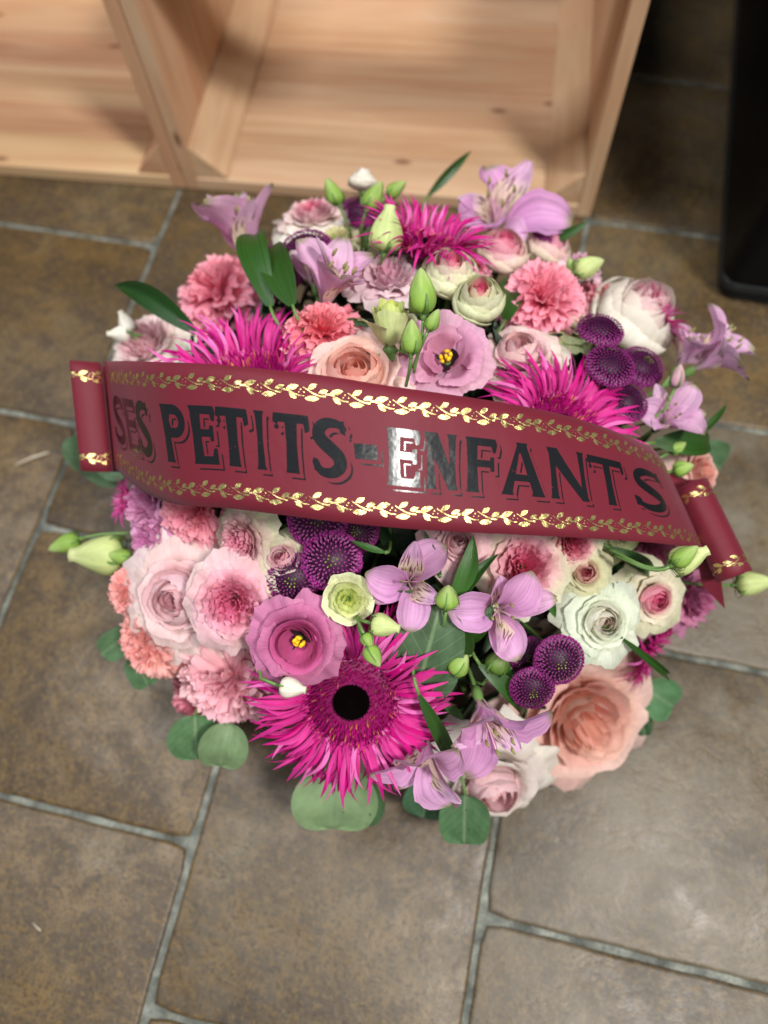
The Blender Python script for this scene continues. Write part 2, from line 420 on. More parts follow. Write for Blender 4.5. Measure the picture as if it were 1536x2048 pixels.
# ------------------------------------------------------------------ spider gerbera
def ray_petal(seed, curve):
    key = ('ray', seed, round(curve, 2))
    if key in _cache: return _cache[key]
    rr_ = random.Random(seed * 5 + 1); tw = rr_.uniform(-.5, .5); sd = rr_.uniform(-.07, .07)
    def fn(u, v):
        w = .021 * (min(1, .45 + v * 2.2)) * (1 - max(0, v - .62) / .38) ** .75 + .0015
        z = curve * (v ** 2) * -.55 + .13 * math.sin(v * 2.6)
        y = u * w; zz = z + abs(u) * w * .75 + tw * u * w * v
        return (v, y + sd * math.sin(v * 3) , zz)
    me = sheet('petal', fn, 2, 8, M['spider']); _cache[key] = me
    return me
def build_gerbera(root, col, pale, n=(64, 56, 46), disc=True, elev=(0, .25, .52), spread=None, ring_r=.40, droop=.25):
    layers = [(n[0], 1.0, elev[0], .36), (n[1], .95, elev[1], .38), (n[2], .78, elev[2], .41)]
    for li, (cnt, L, el, r0) in enumerate(layers):
        for k in range(cnt):
            ph = 2 * PI * (k + R.uniform(-.4, .4)) / cnt
            me = ray_petal(R.randrange(7), R.choice((.0, .35, .7)) + droop)
            ln = (L - r0) * R.uniform(.78, 1.06)
            wd = R.uniform(.75, 1.15)
            e = el + R.uniform(-.12, .16)
            m = Matrix.Rotation(ph, 4, 'Z') @ Matrix.Translation((r0, 0, .02 + .03 * li)) @ Matrix.Rotation(-e, 4, 'Y') @ Matrix.Rotation(R.uniform(-.09, .09), 4, 'Z') @ Matrix.Rotation(R.uniform(-.7, .7), 4, 'X') @ Matrix.Diagonal((ln, wd, ln, 1))
            q = R.random()
            c = jit(lerp(col, pale, .8 if q > .84 else (.25 * R.random())), .10)
            link('petal', me, root, m, (*c, 0))
    # disc
    bag = Bag(); rr_ = random.Random(3)
    def spike(r, a, z0, hgt, w, lean, mi):
        c, s = math.cos(a), math.sin(a)
        bx, by = r * c, r * s; tx, ty = (r + lean) * c, (r + lean) * s
        vs = [(bx - s * w, by + c * w, z0), (bx + s * w, by - c * w, z0), (bx + c * w * 1.2, by + s * w * 1.2, z0), (tx, ty, z0 + hgt)]
        bag.add(vs, [(0, 1, 3), (1, 2, 3), (2, 0, 3)], [(0, 0), (0, 0), (0, 0), (0, 1)], mi)
    for k in range(760):
        f = (k + .5) / 760; r = .18 + (.46 - .18) * f ** .8; a = k * 2.39996
        spike(r + rr_.uniform(-.01, .01), a + rr_.uniform(-.05, .05), .045, rr_.uniform(.05, .12), .011, rr_.uniform(-.01, .05), 2 if rr_.random() < .13 else 1)
    for k in range(340):
        f = (k + .5) / 340; r = .170 * f ** .5; a = k * 2.39996
        spike(r, a, .055 - .02 * (1 - r / .185), .035, .009, .002, 0)
    vs = [(0, 0, .04)]; fs = []
    for j, (r_, z) in enumerate([(.08, .043), (.165, .055), (.30, .055), (.45, .03), (.25, -.10), (.05, -.16)]):
        for q in range(20): vs.append((r_ * math.cos(2 * PI * q / 20), r_ * math.sin(2 * PI * q / 20), z))
    for q in range(20): fs.append((0, 1 + q, 1 + (q + 1) % 20))
    bag.add(vs[:21], fs, None, 0)
    vs2 = vs[21 - 20:]; f2 = []; 
    for j in range(5):
        for q in range(20): f2.append((j * 20 + q, j * 20 + (q + 1) % 20, (j + 1) * 20 + (q + 1) % 20, (j + 1) * 20 + q))
    bag.add(vs2, f2[:20], None, 0); bag.add(vs2, f2[20:80], None, 1); bag.add(vs2, f2[80:], None, 1)
    d = link('flower_centre', bag.mesh('flower_centre', [M['disc_black'], M['disc_ring'], M['disc_gold']], False), root)
    d['kind'] = 'stuff'

# ------------------------------------------------------------------ button chrysanthemum
def mum_mesh(light, seed):
    key = ('mum', light, seed)
    if key in _cache: return _cache[key]
    bag = Bag(); rr_ = random.Random(seed); n = 400
    for k in range(n):
        f = (k + .5) / n
        th = 1.80 * f ** .54; ph = k * 2.39996 + rr_.uniform(-.04, .04)
        s = .030 + .052 * min(1, f * 1.5) ** .7
        L = s * 2.0
        P = Vector((math.sin(th) * math.cos(ph), math.sin(th) * math.sin(ph), .58 * math.cos(th) + .1))
        nn = Vector((P.x, P.y, (P.z - .1) * 2.2)).normalized()
        tg = Vector((math.cos(th) * math.cos(ph), math.cos(th) * math.sin(ph), -math.sin(th) * .58)).normalized()
        sd = nn.cross(tg)
        base = P * (.84 - .12 * max(0, 1 - f * 6))
        lift = rr_.uniform(.75, 1.1) * (.62 if f > .12 else .45)
        vs, uv = [], []
        for (a, wv, up) in [(0, .5, 0), (.4, 1.0, .55), (.8, .95, .95), (1.0, .30, .98)]:
            c = base + tg * (L * a * .9) + nn * (L * up * lift)
            for q in (-1, 0, 1):
                vs.append(c + sd * (q * s * .60 * wv) + nn * (abs(q) * L * .10)); uv.append(((q + 1) / 2, a))
        fs = [(j * 3 + q, j * 3 + q + 1, (j + 1) * 3 + q + 1, (j + 1) * 3 + q) for j in range(3) for q in range(2)]
        bag.add(vs, fs, uv, 1 if k < 9 and seed % 2 else 0)
    n_ = 18; prof = [(.0, .50), (.5, .44), (.82, .12), (.7, -.2), (.2, -.42), (.0, -.45)]
    vs = [(r_ * math.cos(2 * PI * q / n_), r_ * math.sin(2 * PI * q / n_), z) for r_, z in prof for q in range(n_)]
    fs = [(j * n_ + q, j * n_ + (q + 1) % n_, (j + 1) * n_ + (q + 1) % n_, (j + 1) * n_ + q) for j in range(5) for q in range(n_)]
    bag.add(vs, fs)
    me = bag.mesh('florets', [M['mum_light'] if light else M['mum'], M['mumeye']], True); _cache[key] = me
    return me

# ------------------------------------------------------------------ alstroemeria
def tepal(kind, bend, seed):
    key = ('tep', kind, bend, seed)
    if key in _cache: return _cache[key]
    wide = {'outer': .38, 'inner': .31, 'streak': .28}[kind]; rr_ = random.Random(seed + 9); ph = rr_.uniform(0, 6)
    def fn(u, v):
        n = 14; x = .06; z = 0; L = 1.42 / n; steps = v * n
        i = 0
        while i < steps:
            d = min(1, steps - i); t = (i + .5) / n
            a = bend * (1 / (1 + math.exp(-(t - .52) * 8))) + .20
            x += math.sin(a) * L * d; z += math.cos(a) * L * d; i += 1
        wp = (.12 + .88 * (math.sin(PI * min(1, max(0, (v - .22) / .78)) ** .8)) ** .75) if v > .22 else .12 + .05 * v
        if kind == 'outer': wp = (.12 + .88 * math.sin(PI * max(0, (v - .2) / .8) ** 1.45) ** .78) if v > .2 else .12
        w = wide * wp
        y = u * w
        a = bend * (1 / (1 + math.exp(-(v - .52) * 8))) + .20
        cup = ((.75 if kind == 'outer' else .5) * (u * u) * w) * (1 if v < .7 else .6) + .018 * math.sin(u * 5 + ph) * v
        return (x - math.cos(a) * cup, y, z + math.sin(a) * cup + .05 * math.sin(v * 8 + ph + 2 * u) * abs(u) * v)
    me = sheet('tepal', fn, 8, 14, M['lily_streak'] if kind == 'streak' else M['lily']); _cache[key] = me
    return me
def build_alstro(root, col, pale, bend=1.15, stamens=True, irregular=.12):
    for k in range(6):
        outer = k % 2 == 0
        kind = 'outer' if outer else ('streak' if k in (1, 5) else 'inner')
        b = round(bend * (1 if outer else .80) + (.22, -.05, -.28, .1, .12, -.12)[k], 2)
        m = Matrix.Rotation(2 * PI * k / 6 + R.uniform(-irregular, irregular), 4, 'Z') @ Matrix.Translation((0 if outer else -.02, 0, 0 if outer else .01)) @ Matrix.Rotation(R.uniform(-.16, .16), 4, 'Y') @ Matrix.Rotation(R.uniform(-.25, .25), 4, 'X') @ Matrix.Scale(R.uniform(.88, 1.06) * (1 if outer else .93), 4)
        link('tepal', tepal(kind, b, k % 3), root, m, (*jit(col if outer else lerp(col, pale, .45), .05), .15))
    if stamens:
        for k in range(5):
            a = 2 * PI * k / 5 + .4; e = Vector((math.cos(a) * .22 + .12, math.sin(a) * .22, 1.0 + R.uniform(-.12, .1)))
            vs, fs = tube_data(bez(Vector((0, 0, .2)), Vector((0, 0, .55)), e * .8, e, 7), .012, 5)
            st = link('stamen', mesh_from('stamen', vs, fs, M['filament'], [(0, 0)] * len(vs)), root)
            vs, fs = tube_data([e + Vector((0, 0, -.06)), e, e + Vector((.02, .02, .09))], lambda t: .032 if .1 < t < .9 else .018, 6)
            link('anther', mesh_from('anther', vs, fs, M['olive'], [(0, 0)] * len(vs)), st)
    n_ = 10; prof = [(.03, -.22), (.085, -.18), (.10, -.04), (.075, .12)]
    if 'ovary' not in _cache:
        vs = [(r_ * math.cos(2 * PI * q / n_), r_ * math.sin(2 * PI * q / n_), z) for r_, z in prof for q in range(n_)]
        fs = [(j * n_ + q, j * n_ + (q + 1) % n_, (j + 1) * n_ + (q + 1) % n_, (j + 1) * n_ + q) for j in range(3) for q in range(n_)]
        _cache['ovary'] = mesh_from('ovary', vs, fs, M['stem'], [(0, 0)] * len(vs))
    link('ovary', _cache['ovary'], root)

# ------------------------------------------------------------------ buds
def bud_mesh(open_, seed, mat):
    key = ('bud', open_, seed, mat)
    if key in _cache: return _cache[key]
    n = 20; rings = 12; tw = 1.5
    vs, uv, fs = [], [], []
    for j in range(rings + 1):
        v = j / rings
        r = .02 + .27 * math.sin(PI * min(1, v ** (.62 if not open_ else .55)) ) ** .8 if v < .999 else .012
        if open_: r = max(r, .10 * v)
        for i in range(n):
            a = 2 * PI * i / n
            rid = 1 + .13 * abs(math.sin(2.5 * (a + tw * v))) * (.3 + v)
            vs.append((r * rid * math.cos(a), r * rid * math.sin(a), v * 1.0)); uv.append((i / n, v))
    for j in range(rings):
        for i in range(n): fs.append((j * n + i, j * n + (i + 1) % n, (j + 1) * n + (i + 1) % n, (j + 1) * n + i))
    fs.append(tuple(range(rings * n, rings * n + n)))
    me = mesh_from('bud', vs, fs, M[mat], uv); _cache[key] = me
    return me
def build_bud(root, col, edge=.4, open_=False, sepal_len=.62, name='bud', fat=1.0):
    b = link(name, bud_mesh(open_, 0, 'budpetal'), root, Matrix.Diagonal((fat, fat, 1, 1)), (*jit(col, .05), edge))
    if ('bsep', 1) not in _cache:
        _cache[('bsep', 1)] = sheet('sepal', lambda u, v: (.05 + .27 * math.sin(PI * min(1, v ** .62 * .92)) ** .8, u * .05 * (1 - v * .9), v * .8 - .02), 2, 8, M['leaf'])
        _cache[('bcal', 1)] = tube_mesh('calyx', [(0, 0, -.12), (0, 0, -.04), (0, 0, .04)], lambda t: .05 + .05 * t, M['stem'], 8)
    link('calyx', _cache[('bcal', 1)], root)
    for k in range(5):
        link('sepal', _cache[('bsep', 1)], root, Matrix.Rotation(2 * PI * k / 5, 4, 'Z') @ Matrix.Rotation(R.uniform(0, .12), 4, 'Y') @ Matrix.Diagonal((fat * 1.06, 1, sepal_len / .8, 1)), (*jit(srgb(98, 140, 62), .08), 0))

# ------------------------------------------------------------------ leaves
def lance_leaf(seed=0):
    key = ('lance', seed)
    if key not in _cache:
        rr_ = random.Random(seed); cv = rr_.uniform(.05, .22); tw = rr_.uniform(-.5, .5); bd = rr_.uniform(-.08, .08)
        _cache[key] = sheet('leaf', lambda u, v: (u * .072 * math.sin(PI * min(1, .04 + v * .96) ** .85) ** .9 + bd * math.sin(v * 3), v,
                            cv * math.sin(v * 2.8) + abs(u) * .05 * math.sin(PI * v) + tw * u * .12 * v * (1 - v) * 2), 6, 12, M['leaf'])
    return _cache[key]
def round_leaf(seed=0):
    key = ('round', seed)
    if key not in _cache:
        rr_ = random.Random(seed); b = rr_.uniform(.05, .16); q = rr_.uniform(0, 6)
        def fn(u, v):
            a = v * PI; w = .5 * math.sin(a) ** .62 * (1 + .05 * math.sin(v * 7 + q))
            y = .5 - .5 * math.cos(a)
            return (u * w, y, b * u * u * w * 2 + b * math.sin(y * 3) + .015 * math.sin(u * 6 + y * 8 + q))
        _cache[key] = sheet('leaf', fn, 10, 14, M['eucalyptus'])
    return _cache[key]

LEAFG = srgb(46, 84, 28)
def _proj_depth(px, py, dep):
    d = CW @ _ray(px, py); return CAM + d * (dep / FPX)
def leaf_thing(name, x0, y0, x1, y1, label, kk=1.0, d0=None, d1=None, col=LEAFG, kind='lance', width=1.0, tocam=None, group=None, seed=0, edge=.0, roll=0.0):
    """a leaf from its foot (x0,y0) to its tip (x1,y1), lying on or by the dome"""
    p0 = _proj_depth(x0, y0, d0) if d0 else dome_pt(x0, y0, kk)[0]
    p1 = _proj_depth(x1, y1, d1) if d1 else dome_pt(x1, y1, kk)[0]
    ax = p1 - p0; L = ax.length; yv = ax.normalized()
    z = cam_dir(tocam) if tocam else (CAM - (p0 + p1) / 2).normalized()
    z = (z - yv * z.dot(yv)).normalized()
    if roll: z = Matrix.Rotation(roll, 3, yv) @ z
    xv = yv.cross(z)
    m = Matrix((xv, yv, z)).transposed().to_4x4()
    root = thing(name, label, 'leaf', Matrix.Translation(p0) @ m @ Matrix.Scale(L, 4), group)
    if kind == 'round': col = tuple(x * .74 for x in col)
    me = lance_leaf(seed) if kind == 'lance' else round_leaf(seed)
    link('blade', me, root, Matrix.Diagonal((width, 1, 1, 1)), (*jit(col, .05), edge))
    inv = root.matrix_world.inverted()
    tgt = DC + (p0 - DC) * .5
    pts = bez(p0, p0 - ax * .25, tgt + (p0 - tgt) * .4, tgt, 7)
    link('stem', tube_mesh('stem', [inv @ p for p in pts], .0012 / L, M['stem']), root)
    return root

# ================================================================== THE SETTING
def tile_material():
    m, nt = new_mat('stone_look_tile'); n = N(nt)
    geo = n('ShaderNodeNewGeometry').outputs['Position']; oi = n('ShaderNodeObjectInfo')
    sh = n('ShaderNodeVectorMath', {0: geo, 1: n('ShaderNodeVectorMath', {0: (7, 13, 3), 'Scale': oi.outputs['Random']}, operation='SCALE').outputs[0]}, operation='ADD').outputs[0]
    big = noise_tex(n, sh, 9, 5, .6, .6)
    mid = noise_tex(n, sh, 38, 5, .65, .3)
    fine = noise_tex(n, sh, 170, 5, .72)
    spk = noise_tex(n, sh, 330, 4, .7)
    base = ramp(n, big, [(.30, srgb(64, 50, 34)), (.45, srgb(92, 74, 48)), (.57, srgb(116, 94, 60)), (.70, srgb(120, 106, 82))])
    base = mixc(n, ramp(n, mid, [(.42, 0), (.62, .8)]), base, srgb(66, 52, 38))
    base = mixc(n, ramp(n, fine, [(.50, 0), (.60, .65)]), base, srgb(122, 98, 56))
    base = mixc(n, ramp(n, spk, [(.50, 0), (.62, .75)]), base, srgb(48, 40, 32))
    grey = mixc(n, ramp(n, mid, [(.35, 0), (.65, 1)]), srgb(92, 87, 80), srgb(146, 144, 138))
    base = mixc(n, math_n(n, 'MULTIPLY', oi.outputs['Alpha'], ramp(n, big, [(.35, .35), (.6, 1)])), base, grey)
    base = mixc(n, 1.0, base, (.84, .80, .70), 'MULTIPLY'); base = mixc(n, 1.0, base, oi.outputs['Color'], 'MULTIPLY')
    h = math_n(n, 'ADD', math_n(n, 'MULTIPLY', mid, 1.0), math_n(n, 'MULTIPLY', fine, .22))
    bp = n('ShaderNodeBump', {'Height': h, 'Strength': .30, 'Distance': .004}).outputs[0]
    rg = n('ShaderNodeMapRange', {'Value': mid, 'From Min': .3, 'From Max': .7, 'To Min': .36, 'To Max': .58}).outputs[0]
    p = n('ShaderNodeBsdfPrincipled', {'Base Color': base, 'Roughness': rg, 'Normal': bp, 'Specular IOR Level': .5})
    n('ShaderNodeOutputMaterial', {0: p.outputs[0]})
    return m
M['tile'] = tile_material()
def grout_material():
    m, nt = new_mat('grey_grout'); n = N(nt)
    geo = n('ShaderNodeNewGeometry').outputs['Position']
    a = noise_tex(n, geo, 45, 4, .65); b = noise_tex(n, geo, 420, 2, .6)
    c = ramp(n, a, [(.38, srgb(70, 72, 66)), (.5, srgb(106, 108, 100)), (.62, srgb(140, 142, 132))])
    c = mixc(n, ramp(n, b, [(.45, 0), (.6, .5)]), c, srgb(92, 96, 90))
    bp = n('ShaderNodeBump', {'Height': b, 'Strength': .5, 'Distance': .001}).outputs[0]
    p = n('ShaderNodeBsdfPrincipled', {'Base Color': c, 'Roughness': .85, 'Normal': bp})
    n('ShaderNodeOutputMaterial', {0: p.outputs[0]})
    return m
M['grout'] = grout_material()
v_, f_ = box_data(-3, 3, -2.2, 3.4, -.03, -.0026)
floor = link('floor', mesh_from('floor', v_, f_, M['grout'], smooth=False)); tag(floor, kind='structure')

PT, GAP = .2365, .0050
def tile_mesh(seed):
    """a slightly uneven tile with softened, wavy edges"""
    rr_ = random.Random(seed); h = (PT - GAP) / 2; k = 14
    out = []
    for s in range(4):
        for i in range(k):
            t = -1 + 2 * i / k; w = mnoise.noise(Vector((t * 3 + seed * 5, s * 7.7, seed))) * .0011
            r = .0025 if i == 0 else 0
            x, y = [(t * h, -h - w), (h + w, t * h), (-t * h, h + w), (-h - w, -t * h)][s]
            x -= math.copysign(r, x) if i == 0 else 0; y -= math.copysign(r, y) if i == 0 else 0
            out.append((x, y))
    n = len(out)
    vs = [(x, y, -.01) for x, y in out] + [(x, y, -.0018) for x, y in out] + [(x * .990, y * .990, -.0004) for x, y in out] + [(x * .972, y * .972, 0) for x, y in out]
    fs = []
    for j in range(3):
        for i in range(n): fs.append((j * n + i, j * n + (i + 1) % n, (j + 1) * n + (i + 1) % n, (j + 1) * n + i))
    fs.append(tuple(range(3 * n, 4 * n)))
    return mesh_from('tile', vs, fs, M['tile'])
tms = [tile_mesh(i) for i in range(5)]
XJ = [-.4135 - PT * 3 + PT * i for i in range(8)]
YOFF = {2: .532, 3: .182, 4: -.172, 5: .181}
for ci in range(8):
    x = -.4135 + PT * (ci - 3) + PT / 2
    y0 = YOFF.get(ci, .1 + ci * .05)
    for r_ in range(-6, 10):
        y = y0 + PT * r_ - PT / 2 if ci != 4 else y0 + PT * r_ + PT / 2
        if y < -.75 or y > 2.0: continue
        o = link('tile', tms[(ci * 3 + r_) % 5], floor, Matrix.Translation((x, y, R.uniform(-.0003, .0003))) @ Matrix.Rotation(PI / 2 * R.randrange(4) + R.uniform(-.003, .003), 4, 'Z'))
        g = .50 if ci >= 5 else (.12 if ci == 4 else .0)  # right columns greyer: own tone plus grey light reflection put into the colour
        if ci == 5 and y > .42: g = .1
        b = R.uniform(.92, 1.05); o.color = (b, b * .99, b * .97, min(1, max(0, g + R.uniform(-.05, .1))))

def wood_material():
    m, nt = new_mat('pale_pine'); n = N(nt)
    oc = n('ShaderNodeTexCoord').outputs['Object']; oi = n('ShaderNodeObjectInfo')
    sh = n('ShaderNodeVectorMath', {0: oc, 1: n('ShaderNodeVectorMath', {0: (3, 5, 9), 'Scale': oi.outputs['Random']}, operation='SCALE').outputs[0]}, operation='ADD').outputs[0]
    mp = n('ShaderNodeMapping', {'Vector': sh, 'Scale': (2.2, 34, 34)}).outputs[0]
    a = noise_tex(n, mp, 1, 4, .6, .8); fine = noise_tex(n, n('ShaderNodeMapping', {'Vector': sh, 'Scale': (14, 320, 320)}).outputs[0], 1, 3, .6)
    big = noise_tex(n, sh, 5, 2, .5)
    c = ramp(n, a, [(.28, srgb(184, 144, 114)), (.45, srgb(197, 162, 131)), (.60, srgb(208, 177, 146)), (.74, srgb(190, 150, 122))])
    c = mixc(n, ramp(n, big, [(.5, 0), (.7, .4)]), c, srgb(198, 138, 104))
    c = mixc(n, ramp(n, fine, [(.5, 0), (.7, .10)]), c, srgb(186, 146, 112))
    kn = n('ShaderNodeTexVoronoi', {'Vector': n('ShaderNodeMapping', {'Vector': sh, 'Scale': (6, 16, 16)}).outputs[0], 'Scale': 1.0, 'Randomness': 1.0}).outputs['Distance']
    c = mixc(n, ramp(n, kn, [(.03, .8), (.08, 0)]), c, srgb(104, 60, 36))
    c = mixc(n, 1.0, c, oi.outputs['Color'], 'MULTIPLY')
    bp = n('ShaderNodeBump', {'Height': fine, 'Strength': .2, 'Distance': .0006}).outputs[0]
    p = n('ShaderNodeBsdfPrincipled', {'Base Color': c, 'Roughness': .55, 'Normal': bp, 'Specular IOR Level': .3})
    n('ShaderNodeOutputMaterial', {0: p.outputs[0]})
    return m
M['wood'] = wood_material()
def board(name, parent, x0, x1, y0, y1, z0, z1, grain='x', tint=(1, 1, 1), bev=.0012):
    """a plank whose own X axis follows its grain"""
    c = Vector(((x0 + x1) / 2, (y0 + y1) / 2, (z0 + z1) / 2)); s = Vector((x1 - x0, y1 - y0, z1 - z0)) / 2
    rot = {'x': Matrix.Identity(4), 'y': Matrix.Rotation(PI / 2, 4, 'Z'), 'z': Matrix.Rotation(-PI / 2, 4, 'Y')}[grain]
    loc = {'x': (s.x, s.y, s.z), 'y': (s.y, s.x, s.z), 'z': (s.z, s.y, s.x)}[grain]
    vs, fs = box_data(-loc[0], loc[0], -loc[1], loc[1], -loc[2], loc[2], bev)
    return link(name, mesh_from(name, vs, fs, M['wood'], smooth=False), parent, Matrix.Translation(c) @ rot, (*tint, 0))
def crate(x0, x1, yf, h, dpt, ang, label, tints, pivot):
    root = thing('wooden_crate', label, 'crate', Matrix.Translation((pivot[0], pivot[1], 0)) @ Matrix.Rotation(ang, 4, 'Z'), 'pine crates standing side by side')
    t = .0155; zf = .002
    # bottom planks, glued edge to edge
    ys = [0, .055, .105, .17, .225, .29, dpt]
    for i in range(len(ys) - 1):
        board('plank', root, x0 + t, x1 - t, ys[i] + .0003, ys[i + 1] - .0003, zf, zf + t + (.0004 if i % 2 else 0), 'x', tints[i % len(tints)])
    for side in (0, 1):
        xa, xb = (x0 + .0002, x0 + t) if side == 0 else (x1 - t, x1 - .0002)
        ws = [0, .09, .19, dpt]
        for i in range(3): board('side_plank', root, xa, xb, ws[i] + (.0003 if i else 0), ws[i + 1] - .0003, zf, h - t, 'z', tints[(i + side) % len(tints)])
        # 45 degree corner block along the depth
        L = .037; s = 1 if side == 0 else -1; xc = x0 + t if side == 0 else x1 - t; zb = zf + t + .0006
        pr = [(xc + .0003 * s, zb), (xc + L * s, zb), (xc + L * s, zb + .003), (xc + .003 * s, zb + L * 1.05), (xc + .0003 * s, zb + L * 1.05)]
        vs = [(x, .002, z) for x, z in pr] + [(x, dpt - .02, z) for x, z in pr]; k = len(pr)
        fs = [tuple(range(k))[::-1], tuple(range(k, 2 * k))] + [(i, (i + 1) % k, (i + 1) % k + k, i + k) for i in range(k)]
        if side: fs = [f[::-1] for f in fs]
        rm = Matrix.Rotation(PI / 2, 4, 'Z'); inv = rm.inverted()
        link('corner_block', mesh_from('corner_block', [inv @ Vector(v) for v in vs], fs, M['wood'], smooth=False), root, rm, (*tints[1], 0))
    for i in range(3):
        board('back_plank', root, x0 + t + .0005, x1 - t - .0005, dpt - .012, dpt - .0005, zf + t + .002 + i * (h - 2 * t) / 3, zf + t + (i + 1) * (h - 2 * t) / 3 - .001, 'x', tints[i % len(tints)])
    board('top_plank', root, x0, x1, 0, .075, h - t + .0005, h, 'x', tints[0]); board('top_plank', root, x0, x1, .30, dpt, h - t + .0005, h, 'x', tints[2])  # unseen top; its gap is shaped to let lamp light into the crate
    return root
PV = (-.404, .619); ANG = math.atan2(.657 - .62, .062 + .404)
crate(0, .4675, 0, .285, .40, ANG, 'pine crate lying open behind the flowers, right one with the whole front in view', [(1.0, .98, .95), (1.02, 1.0, .93), (.97, .91, .86), (.94, .84, .76), (.98, .90, .82)], PV)
crate(-.4675, -.0005, 0, .285, .40, ANG, 'pine crate cut by the left picture edge, beside the wider one', [(1.06, 1.04, .90), (1.0, .86, .78), (1.06, 1.02, .92), (.98, .85, .78), (.92, .84, .76)], PV)

# black cabinet on the right
M['black'] = simple_mat('black_lacquer', (.003, .003, .003), .45, var=.3, vs=40, spec=.12)
M['darkstrip'] = simple_mat('dark_grey_trim', (.020, .024, .027), .4, var=.1, spec=.3)
M['plinth'] = simple_mat('black_rubber_plinth', (.004, .004, .004), .7, var=.2)
def rounded_box(x0, x1, y0, y1, z0, z1, r, seg=6, top_r=.004):
    pts = []
    for cx_, cy_, a0 in ((x1 - r, y1 - r, 0), (x0 + r, y1 - r, PI / 2), (x0 + r, y0 + r, PI), (x1 - r, y0 + r, 3 * PI / 2)):
        for i in range(seg + 1):
            a = a0 + PI / 2 * i / seg; pts.append((cx_ + r * math.cos(a), cy_ + r * math.sin(a)))
    n = len(pts); mx, my = (x0 + x1) / 2, (y0 + y1) / 2
    def sc(p, d): return (p[0] + (mx - p[0]) / abs(mx - p[0] or 1) * d, p[1] + (my - p[1]) / abs(my - p[1] or 1) * d)
    vs = [(*sc(p, top_r), z0) for p in pts] + [(*p, z0 + top_r) for p in pts] + [(*p, z1 - top_r) for p in pts] + [(*sc(p, top_r), z1) for p in pts]
    fs = [tuple(range(n))[::-1], tuple(range(3 * n, 4 * n))]
    for j in range(3):
        for i in range(n): fs.append((j * n + i, j * n + (i + 1) % n, (j + 1) * n + (i + 1) % n, (j + 1) * n + i))
    return vs, fs
cab = thing('cabinet', 'tall black cabinet on the right with a dark grey strip above its rounded foot', 'cabinet', Matrix.Translation((.199, .566, 0)) @ Matrix.Rotation(.0, 4, 'Z'))
vs, fs = rounded_box(.004, .62, .004, .60, 0, .016, .018); link('plinth', mesh_from('plinth', vs, fs, M['plinth'], smooth=False), cab)
vs, fs = rounded_box(.001, .623, .001, .603,   .0165, .028, .018, top_r=.001); link('trim_strip', mesh_from('trim_strip', vs, fs, M['darkstrip'], smooth=False), cab)
vs, fs = rounded_box(.0, .624, .0, .604, .0285, .42, .018); link('body', mesh_from('body', vs, fs, M['black'], smooth=False), cab)
vs, fs = rounded_box(.06, .56, -.0035, .003, .10, .39, .0015, top_r=.001); link('door', mesh_from('door', vs, fs, M['black'], smooth=False), cab)

vs, fs = rounded_box(-.13, .66, .015, .95, .421, .45, .01, top_r=.003); link('shade_slab', mesh_from('shade_slab', vs, fs, M['black'], smooth=False), cab)  # unseen overhang, added to keep lamp light off the floor beside the crate
M['light_block_wall'] = simple_mat('dark_block_wall', (.02, .018, .016), .8)
vs, fs = box_data(-3, 3, 1.42, 1.5, 0, 1.1); tag(link('light_block_wall', mesh_from('light_block_wall', vs, fs, M['light_block_wall'], smooth=False)), kind='structure')  # unseen dark slab, added to block world light from behind

# small litter on the floor
M['straw'] = simple_mat('pale_dry_stem', srgb(200, 188, 168), .7)
a, b = floor_pt(32, 930, .002), floor_pt(98, 905, .003)
root = thing('dry_stem', 'pale dry bit of stem lying on the floor tile at left', 'litter', Matrix.Translation(a))
link('fibre', tube_mesh('fibre', [Vector((0, 0, 0)), (b - a) * .5 + Vector((0, .001, .001)), b - a], .0012, M['straw']), root)
a, b = floor_pt(66, 1846, .001), floor_pt(82, 1862, .002)
root = thing('dry_stem', 'tiny white fleck on the tile in the lower left', 'litter', Matrix.Translation(a))
link('fibre', tube_mesh('fibre', [Vector((0, 0, 0)), (b - a) * .6, b - a], .0006, M['straw']), root)

# ================================================================== THE BOUQUET
# foam and the dark undergrowth
vs, fs = [], []
nn_ = 40; prof = [(.99, 0), (1.02, .25), (.97, .5), (.80, .75), (.50, .93), (.22, .99), (.01, 1.0)]
for r_, z in prof:
    for q in range(nn_):
        a = 2 * PI * q / nn_; k = 1 + .03 * mnoise.noise(Vector((math.cos(a) * 3, math.sin(a) * 3, z * 4)))
        vs.append((r_ * k * math.cos(a) * .158, r_ * k * math.sin(a) * .158, z * .195))
for j in range(len(prof) - 1):
    for q in range(nn_): fs.append((j * nn_ + q, j * nn_ + (q + 1) % nn_, (j + 1) * nn_ + (q + 1) % nn_, (j + 1) * nn_ + q))
fs.append(tuple((len(prof) - 1) * nn_ + q for q in range(nn_)))
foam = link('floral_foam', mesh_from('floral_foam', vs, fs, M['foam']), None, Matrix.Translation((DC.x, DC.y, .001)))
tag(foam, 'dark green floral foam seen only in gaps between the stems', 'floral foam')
bag = Bag(); rr_ = random.Random(5)
